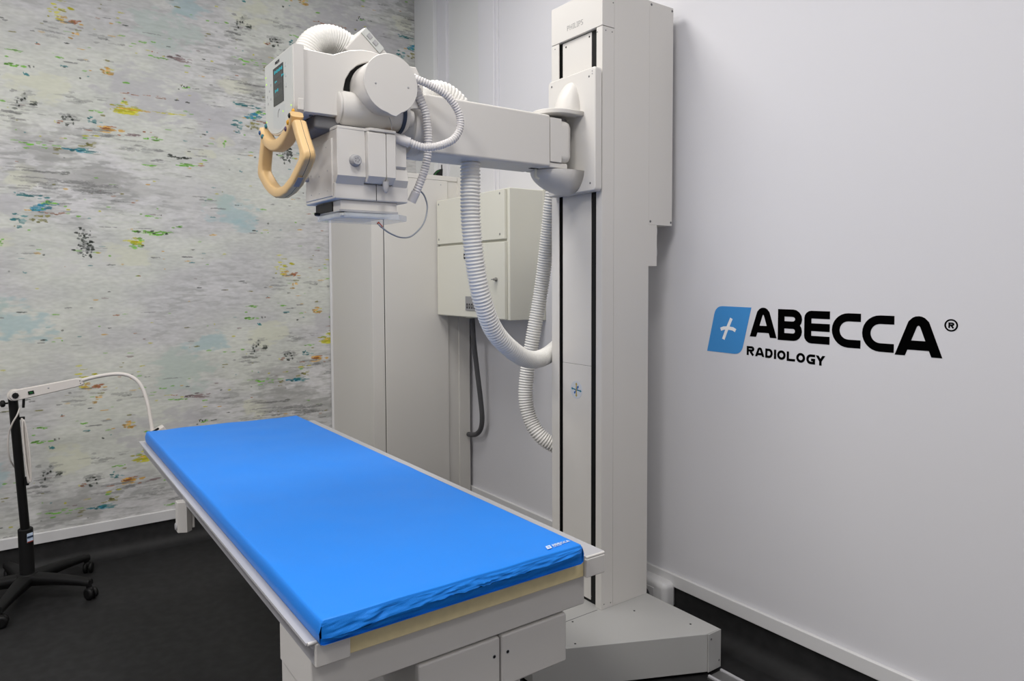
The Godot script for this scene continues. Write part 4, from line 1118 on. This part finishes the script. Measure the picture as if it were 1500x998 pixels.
func build_collimator(hd: Node3D) -> void:
	var X := Vector3(1, 0, 0)
	var Y := Vector3(0, 1, 0)
	var Z := Vector3(0, 0, 1)
	part(hd, "collimator_body", rbox(Vector3(0.917, 1.796, -2.130), Vector3(0.236, 0.208, 0.238), 0.006), M.shell, "box-shaped collimator under the tube")
	part(hd, "collimator_rim", rbox(Vector3(0.917, 1.7175, -2.128), Vector3(0.242, 0.051, 0.25), 0.005), M.shell2)
	# front cover with a wedge-shaped lower edge
	part(hd, "front_cover", extrude([Vector2(-2.02, 1.897), Vector2(-1.986, 1.897), Vector2(-1.984, 1.760), Vector2(-2.004, 1.736), Vector2(-2.02, 1.736)], X * 0.7985, Z, Y, X, 0.09, 0.003, 30), M.shell2)
	part(hd, "front_cover", extrude([Vector2(-2.02, 1.897), Vector2(-1.974, 1.897), Vector2(-1.966, 1.89), Vector2(-1.966, 1.762), Vector2(-1.984, 1.744), Vector2(-2.02, 1.744)], X * 0.888, Z, Y, X, 0.059, 0.003, 30), M.shell2)
	part(hd, "front_cover", extrude([Vector2(-2.02, 1.897), Vector2(-1.974, 1.897), Vector2(-1.966, 1.89), Vector2(-1.966, 1.762), Vector2(-1.984, 1.744), Vector2(-2.02, 1.744)], X * 0.9485, Z, Y, X, 0.031, 0.003, 30), M.shell2)
	part(hd, "front_cover", extrude([Vector2(-2.02, 1.88), Vector2(-1.996, 1.88), Vector2(-1.994, 1.803), Vector2(-2.006, 1.793), Vector2(-2.02, 1.793)], X * 0.981, Z, Y, X, 0.049, 0.003, 30), M.shell2)
	part(hd, "front_cover", extrude([Vector2(-2.02, 1.795), Vector2(-2.001, 1.795), Vector2(-1.992, 1.760), Vector2(-2.004, 1.738), Vector2(-2.02, 1.738)], X * 0.981, Z, Y, X, 0.054, 0.003, 30), M.shell2)
	part(hd, "top_lid", extrude([Vector2(0.797, -2.0), Vector2(0.80, -1.985), Vector2(0.883, -1.984), Vector2(0.892, -1.964), Vector2(0.978, -1.964), Vector2(0.982, -2.0), Vector2(1.03, -2.0), Vector2(1.03, -2.245), Vector2(0.797, -2.245)], Y * 1.896, X, Z, Y, 0.009, 0.002), M.shell2)
	part(hd, "rim_joint", rbox(Vector3(0.929, 1.718, -2.0028), Vector3(0.0016, 0.05, 0.0014), 0.0002), M.dark)
	part(hd, "dial_knob", lathe(Vector3(0.853, 1.806, -1.986), Z, [[0, 0.0185], [0.003, 0.0185], [0.003, 0.0165], [0.016, 0.0155], [0.019, 0.013], [0.019, 0.013], [0.0185, 0.002]], 28), M.knob, "grey round dial knob")
	for k in 5:
		var a := TAU * k / 5.0
		screw(hd, Vector3(0.853 + cos(a) * 0.006, 1.806 + sin(a) * 0.006, -1.967), Z, 0.0013, M.grey)
	part(hd, "peg", lathe(Vector3(0.948, 1.750, -1.976), -Y, [[0, 0.0095], [0.018, 0.0095], [0.03, 0.007], [0.034, 0.003]], 18), M.knob, "grey peg under the front cover")
	# left cover plate with its screws and knob
	part(hd, "left_cover", extrude([Vector2(-2.236, 1.858), Vector2(-2.018, 1.872), Vector2(-2.016, 1.70), Vector2(-2.240, 1.702)], X * 0.801, Z, Y, -X, 0.008, 0.002), M.shell2)
	for s in [[-2.19, 1.84], [-2.06, 1.85], [-2.19, 1.78], [-2.12, 1.77], [-2.05, 1.78], [-2.19, 1.72], [-2.12, 1.718], [-2.05, 1.72]]:
		screw(hd, Vector3(0.793, s[1], s[0]), -X, 0.0022, M.knob)
	part(hd, "side_knob", cyl(Vector3(0.794, 1.772, -2.215), Vector3(0.776, 1.772, -2.215), 0.008, 0.002, 16), M.knob)
	# accessory rails and the clear plate
	part(hd, "rail_block", rbox(Vector3(0.910, 1.6745, -2.115), Vector3(0.186, 0.034, 0.205), 0.003), M.shell)
	part(hd, "dark_block", rbox(Vector3(0.8165, 1.675, -2.14), Vector3(0.006, 0.028, 0.14), 0.001), M.dark)
	part(hd, "accessory_rail", rbox(Vector3(0.910, 1.660, -2.014), Vector3(0.19, 0.007, 0.012), 0.001), M.knob)
	part(hd, "accessory_rail", rbox(Vector3(0.910, 1.660, -2.215), Vector3(0.19, 0.007, 0.012), 0.001), M.knob)
	part(hd, "rail_stop", cyl(Vector3(0.795, 1.659, -2.17), Vector3(0.812, 1.659, -2.17), 0.005, 0.001, 12), M.black)
	part(hd, "clear_plate", extrude([Vector2(0.815, -2.20), Vector2(0.812, -2.045), Vector2(0.832, -1.998), Vector2(1.0, -1.995), Vector2(1.045, -2.03), Vector2(1.05, -2.20)], Y * 1.637, X, Z, Y, 0.018, 0.0015), M.acrylic, "clear acrylic plate under the collimator")
	part(hd, "plate_core", rbox(Vector3(0.90, 1.6485, -2.11), Vector3(0.16, 0.010, 0.2), 0.002), M.panel)

# ------------------------------------------------------------------ things along the walls
func build_cabinet() -> void:
	var t := thing("generator_cabinet", "tall grey metal cabinet standing in the corner beside the mural", "cabinet", Vector3(1.955, 0, -3.9))
	var zf := -3.6
	part(t, "body", rbox(Vector3(1.955, 1.031, -3.905), Vector3(0.632, 2.058, 0.6), 0.002), M.cab)
	part(t, "door", rbox(Vector3(1.917, 1.03, zf - 0.001), Vector3(0.406, 2.0, 0.012), 0.002), M.cab)
	part(t, "door_gap", rbox(Vector3(1.917, 1.03, zf - 0.0048), Vector3(0.413, 2.007, 0.002), 0.0003), M.dark)
	part(t, "corner_strip", rbox(Vector3(2.231, 1.03, zf - 0.002), Vector3(0.076, 2.056, 0.010), 0.002), M.cab)
	part(t, "edge_strip", rbox(Vector3(1.6335, 1.03, -4.198), Vector3(0.014, 2.05, 0.012), 0.002), M.trim)
	part(t, "top_rail", rbox(Vector3(1.93, 2.043, zf - 0.002), Vector3(0.52, 0.022, 0.008), 0.001), M.cab)
	screw(t, Vector3(2.075, 2.005, zf + 0.005), Vector3(0, 0, 1), 0.004, M.knob)
	var s := thing("gadget", "small dark round-backed gadget on top of the tall grey cabinet", "gadget", Vector3(2.125, 2.06, -3.72))
	part(s, "foot", rbox(Vector3(2.125, 2.0625, -3.72), Vector3(0.07, 0.005, 0.05), 0.001), M.dark)
	var fan := [Vector2(-0.034, 0.0), Vector2(0.03, 0.0), Vector2(0.033, 0.055), Vector2(0.015, 0.052), Vector2(-0.005, 0.042), Vector2(-0.022, 0.024)]
	part(s, "body", extrude(fan, Vector3(2.125, 2.065, -3.73), Vector3(1, 0, 0), Vector3(0, 1, 0), Vector3(0, 0, 1), 0.02, 0.002), M.dark)
	part(s, "pointer", rbox(Vector3(2.155, 2.12, -3.72), Vector3(0.006, 0.05, 0.006), 0.001), M.black)
	part(s, "green_strip", tube([Vector3(2.098, 2.072, -3.708), Vector3(2.11, 2.092, -3.708), Vector3(2.132, 2.108, -3.708)], 0.0035, 0, 0, 8), M.green)

func build_switchbox() -> void:
	var t := thing("switch_box", "cream metal switch box hanging on the wall left of the column", "electrical box", Vector3(2.17, 1.245, -3.24))
	var x0 := 2.055
	part(t, "body", rbox(Vector3((x0 + 0.006 + XW) * 0.5, 1.578, -3.238), Vector3(XW - x0 - 0.006, 0.67, 0.704), 0.004), M.cream)
	part(t, "upper_cover", rbox(Vector3(x0 - 0.004, 1.782, -3.245), Vector3(0.018, 0.252, 0.682), 0.003), M.cream, "screwed cream upper cover")
	var d := part(t, "door", rbox(Vector3(x0 - 0.004, 1.446, -3.245), Vector3(0.018, 0.396, 0.682), 0.003), M.cream, "cream door with a small lock")
	part(t, "rear_flange", rbox(Vector3(2.284, 1.578, -3.238), Vector3(0.018, 0.68, 0.708), 0.002), M.cream)
	for s in [[1.888, -2.945], [1.682, -2.945], [1.886, -3.565], [1.684, -3.565]]:
		screw(t, Vector3(x0 - 0.013, s[0], s[1]), Vector3(-1, 0, 0), 0.006, M.steel)
	var k := part(d, "lock", lathe(Vector3(x0 - 0.012, 1.452, -2.976), Vector3(-1, 0, 0), [[0, 0.010], [0.008, 0.010], [0.008, 0.006], [0.02, 0.006]], 18), M.steel, "small chrome lock")
	k.set_meta("label", "small chrome lock")
	part(d, "lock_wing", rbox(Vector3(x0 - 0.03, 1.452, -2.976), Vector3(0.016, 0.005, 0.03), 0.001), M.steel)
	part(d, "dark_tab", rbox(Vector3(x0 - 0.015, 1.58, -3.265), Vector3(0.006, 0.03, 0.045), 0.001), M.black)
	var pn := part(d, "display", rbox(Vector3(x0 - 0.014, 1.322, -3.215), Vector3(0.006, 0.078, 0.12), 0.002), M.letter_grey, "small grey counter display")
	pn.set_meta("label", "small grey counter display")
	for i in 4:
		part(d, "digit", rbox(Vector3(x0 - 0.0178, 1.308, -3.255 + i * 0.024), Vector3(0.001, 0.026, 0.014), 0.0003), M.dark)
		part(d, "digit_core", rbox(Vector3(x0 - 0.0184, 1.308, -3.255 + i * 0.024), Vector3(0.0006, 0.014, 0.005), 0.0001), M.letter_grey)
	part(t, "cable_gland", rbox(Vector3(2.17, 1.238, -3.42), Vector3(0.05, 0.015, 0.05), 0.002), M.cream)
	part(t, "conduit", tube([Vector3(2.175, 1.24, -3.42), Vector3(2.184, 1.096, -3.42), Vector3(2.207, 0.915, -3.42), Vector3(2.229, 0.753, -3.42), Vector3(2.239, 0.643, -3.42), Vector3(2.246, 0.573, -3.445), Vector3(2.249, 0.535, -3.49), Vector3(2.251, 0.518, -3.54), Vector3(2.252, 0.512, -3.592)], 0.0145, 0, 0, 16), M.pipe, "grey cable conduit bending behind the cabinet")

func build_socket() -> void:
	var t := thing("socket_block", "white rounded socket block low on the wall behind the column base", "socket", Vector3(2.25, 0.03, -2.14))
	part(t, "housing", rbox(Vector3(2.253, 0.095, -2.13), Vector3(0.078, 0.128, 0.29), 0.026), M.trim)
	part(t, "face", rbox(Vector3(2.2145, 0.09, -2.145), Vector3(0.006, 0.075, 0.20), 0.002), M.trim)
	part(t, "outlet", lathe(Vector3(2.2115, 0.09, -2.09), Vector3(-1, 0, 0), [[0, 0.022], [0.002, 0.022], [0.002, 0.018], [0.0005, 0.016]], 24), M.grey)
	part(t, "earth_clip", rbox(Vector3(2.21, 0.09, -2.09), Vector3(0.003, 0.006, 0.028), 0.001), M.green)

func build_floor_rail() -> void:
	var t := thing("floor_rail", "pale metal guide rail on the floor in front of the column base", "rail", Vector3(2.055, 0, -0.6))
	part(t, "bed", rbox(Vector3(2.055, 0.006, -0.55), Vector3(0.085, 0.011, 2.1), 0.001), M.steel)
	for x in [2.021, 2.089]:
		part(t, "track", rbox(Vector3(x, 0.0135, -0.55), Vector3(0.010, 0.008, 2.1), 0.002), M.rail)

# ------------------------------------------------------------------ lamp on a rolling stand
func build_lamp() -> void:
	var hub := Vector3(0.035, 0, -3.87)
	var t := thing("examination_lamp", "white gooseneck examination lamp on a black rolling stand", "lamp", hub)
	# five-star base
	var base := part(t, "hub", lathe(hub + Vector3(0, 0.07, 0), Vector3(0, 1, 0), [[0, 0.045], [0.01, 0.055], [0.035, 0.05], [0.045, 0.04]], 28), M.rubber)
	for i in 5:
		var a := deg_to_rad(-37.0 + 72.0 * i + 4.0)
		var d := Vector3(cos(a), 0, sin(a))
		var n := Vector3(-d.z, 0, d.x)
		var rows := []
		for k in 9:
			var f := k / 8.0
			var r := 0.03 + f * 0.27
			var w := lerpf(0.034, 0.017, f)
			var yt := 0.112 - 0.022 * f * f
			var yb := yt - lerpf(0.045, 0.026, f)
			var c := hub + d * r
			rows.append(PackedVector3Array([c + n * w + Vector3(0, yb, 0), c + n * w + Vector3(0, yt - 0.010, 0), c + n * w * 0.6 + Vector3(0, yt, 0), c - n * w * 0.6 + Vector3(0, yt, 0), c - n * w + Vector3(0, yt - 0.010, 0), c - n * w + Vector3(0, yb, 0)]))
		var leg := part(t, "leg", loft(rows, true, true, true), M.rubber)
		var cc := hub + d * 0.292
		part(leg, "caster_stem", cyl(cc + Vector3(0, 0.045, 0), cc + Vector3(0, 0.088, 0), 0.012, 0.002, 14), M.rubber)
		var wn := Vector3(cos(a + 0.9 + i), 0, sin(a + 0.9 + i))
		for s in [-1.0, 1.0]:
			var wc: Vector3 = cc + wn * (0.012 * s) + Vector3(0.006, 0.027, 0.006)
			part(leg, "wheel", lathe(wc - wn * 0.009, wn, [[0, 0.018], [0.003, 0.026], [0.009, 0.027], [0.015, 0.026], [0.018, 0.018]], 24), M.black)
		part(leg, "caster_hood", rbox(cc + Vector3(0.004, 0.043, 0.004), Vector3(0.03, 0.026, 0.03), 0.01), M.rubber)
	# pole leans a touch, as in the picture
	var p0 := hub + Vector3(0, 0.10, 0)
	var p1 := Vector3(0.034, 0.325, -3.862)
	var p2 := Vector3(0.006, 0.935, -3.83)
	part(t, "lower_sleeve", cyl(p0, p1, 0.0295, 0.003, 28), M.rubber)
	part(t, "pole", cyl(p1 - Vector3(0, 0.02, 0), p2, 0.0185, 0.002, 24), M.black)
	var lc := Vector3(0.05, 0.286, -3.835)
	part(t, "type_label", rbox(lc, Vector3(0.026, 0.042, 0.002), 0.0004, Basis(Vector3(0, 1, 0), 0.55)), M.print_white, "small white label with blue and red bars")
	part(t, "label_bar", rbox(lc + Vector3(0.0006, 0.004, 0.001), Vector3(0.026, 0.009, 0.002), 0.0004, Basis(Vector3(0, 1, 0), 0.55)), M.navy)
	part(t, "label_bar", rbox(lc + Vector3(0.0006, -0.018, 0.001), Vector3(0.026, 0.005, 0.002), 0.0004, Basis(Vector3(0, 1, 0), 0.55)), M.red)
	part(t, "clamp_screw", lathe(Vector3(-0.012, 0.912, -3.815), Vector3(-1, 0, 0.25), [[0, 0.004], [0.012, 0.004], [0.012, 0.012], [0.016, 0.0155], [0.024, 0.0155], [0.028, 0.011]], 20), M.rubber)
	# white transformer bar
	var pts := []
	for i in 9:
		var a := deg_to_rad(90.0 + 180.0 * i / 8.0)
		pts.append(Vector2(0.0 + cos(a) * 0.024, sin(a) * 0.024))
	pts.append_array([Vector2(0.235, -0.019), Vector2(0.262, -0.013), Vector2(0.262, 0.013), Vector2(0.235, 0.02)])
	var tilt := deg_to_rad(9.5)
	var ax := Vector3(cos(tilt), sin(tilt), 0.1).normalized()
	var aw := ax.cross(Vector3(0, 1, 0)).normalized()
	var ay := aw.cross(ax)
	var o := Vector3(0.018, 0.948, -3.80)
	part(t, "lamp_arm", extrude(pts, o, ax, ay, aw, 0.02, 0.003, 30), M.lamp_white, "white flat lamp arm with a green switch")
	part(t, "hinge_disc", lathe(o - ax * 0.008 - aw * 0.001, -aw, [[0, 0.025], [0.006, 0.026], [0.022, 0.026], [0.025, 0.022]], 24), M.lamp_white)
	part(t, "hinge_knob", lathe(o + aw * 0.02, aw, [[0, 0.013], [0.006, 0.013], [0.008, 0.010]], 8), M.black)
	part(t, "lamp_switch", rbox(o + ax * 0.058 - ay * 0.001 + aw * 0.021, Vector3(0.022, 0.015, 0.004), 0.001, Basis(ax, ay, aw)), M.black)
	part(t, "lamp_switch_light", rbox(o + ax * 0.058 - ay * 0.001 + aw * 0.0232, Vector3(0.013, 0.008, 0.002), 0.0005, Basis(ax, ay, aw)), M.green)
	screw(t, o + ax * 0.125 + ay * 0.003 + aw * 0.0201, aw, 0.004, M.knob)
	for k in [-0.006, 0.006]:
		screw(t, o + ax * 0.248 + ay * k + aw * 0.0201, aw, 0.0022, M.dark)
	part(t, "gooseneck", tube([o + ax * 0.25 + aw * 0.01, Vector3(0.279, 0.999, -3.757), Vector3(0.345, 1.014, -3.735), Vector3(0.412, 1.019, -3.71), Vector3(0.46, 1.004, -3.69), Vector3(0.496, 0.962, -3.67), Vector3(0.517, 0.885, -3.65), Vector3(0.526, 0.805, -3.63), Vector3(0.53, 0.745, -3.615)], 0.0085, 0, 0, 14), M.lamp_white, "white bent gooseneck")
	var hb := Basis(Vector3(0, 0, 1), deg_to_rad(28))
	part(t, "lamp_head", rbox(Vector3(0.546, 0.738, -3.60), Vector3(0.085, 0.045, 0.05), 0.006, hb), M.lamp_white)
	part(t, "lamp_vent", rbox(Vector3(0.537, 0.759, -3.583), Vector3(0.035, 0.008, 0.014), 0.001, hb), M.black)
	# mains lead: strain relief, drop and the coil
	part(t, "strain_relief", cyl(o + ax * 0.026 - ay * 0.02 + aw * 0.008, o + ax * 0.016 - ay * 0.062 + aw * 0.008, 0.0055, 0.001, 10), M.black)
	part(t, "mains_lead", tube([Vector3(0.030, 0.890, -3.79), Vector3(0.02, 0.86, -3.79), Vector3(0.0, 0.82, -3.80), Vector3(-0.014, 0.77, -3.82), Vector3(-0.018, 0.71, -3.83), Vector3(-0.012, 0.65, -3.85), Vector3(0.002, 0.61, -3.875)], 0.0036, 0, 0, 8), M.lamp_white, "thin white mains lead")
	for k in 3:
		var w := 0.004 + 0.0025 * k
		var c := Vector3(0.036 + 0.003 * k, 0.69, -3.815 + 0.006 * k)
		var lp := []
		for i in 17:
			var a := TAU * i / 16.0
			lp.append(c + Vector3(cos(a) * w + 0.008 * (1.0 - sin(a)), sin(a) * (0.150 - 0.004 * k), 0))
		part(t, "lead_coil", tube(lp, 0.0032, 0, 0, 8), M.lamp_white)
	part(t, "lead_hook", rbox(Vector3(0.045, 0.548, -3.835), Vector3(0.018, 0.04, 0.014), 0.003), M.black)
	part(t, "lead_hook", rbox(Vector3(0.038, 0.836, -3.835), Vector3(0.02, 0.012, 0.014), 0.002), M.black)

func _ready() -> void:
	make_materials()
	setup_camera_and_light()
	build_room()
	build_stand()
	build_table()
	build_mattress()
	build_cabinet()
	build_switchbox()
	build_lamp()
	build_logo()
	build_socket()
	build_floor_rail()
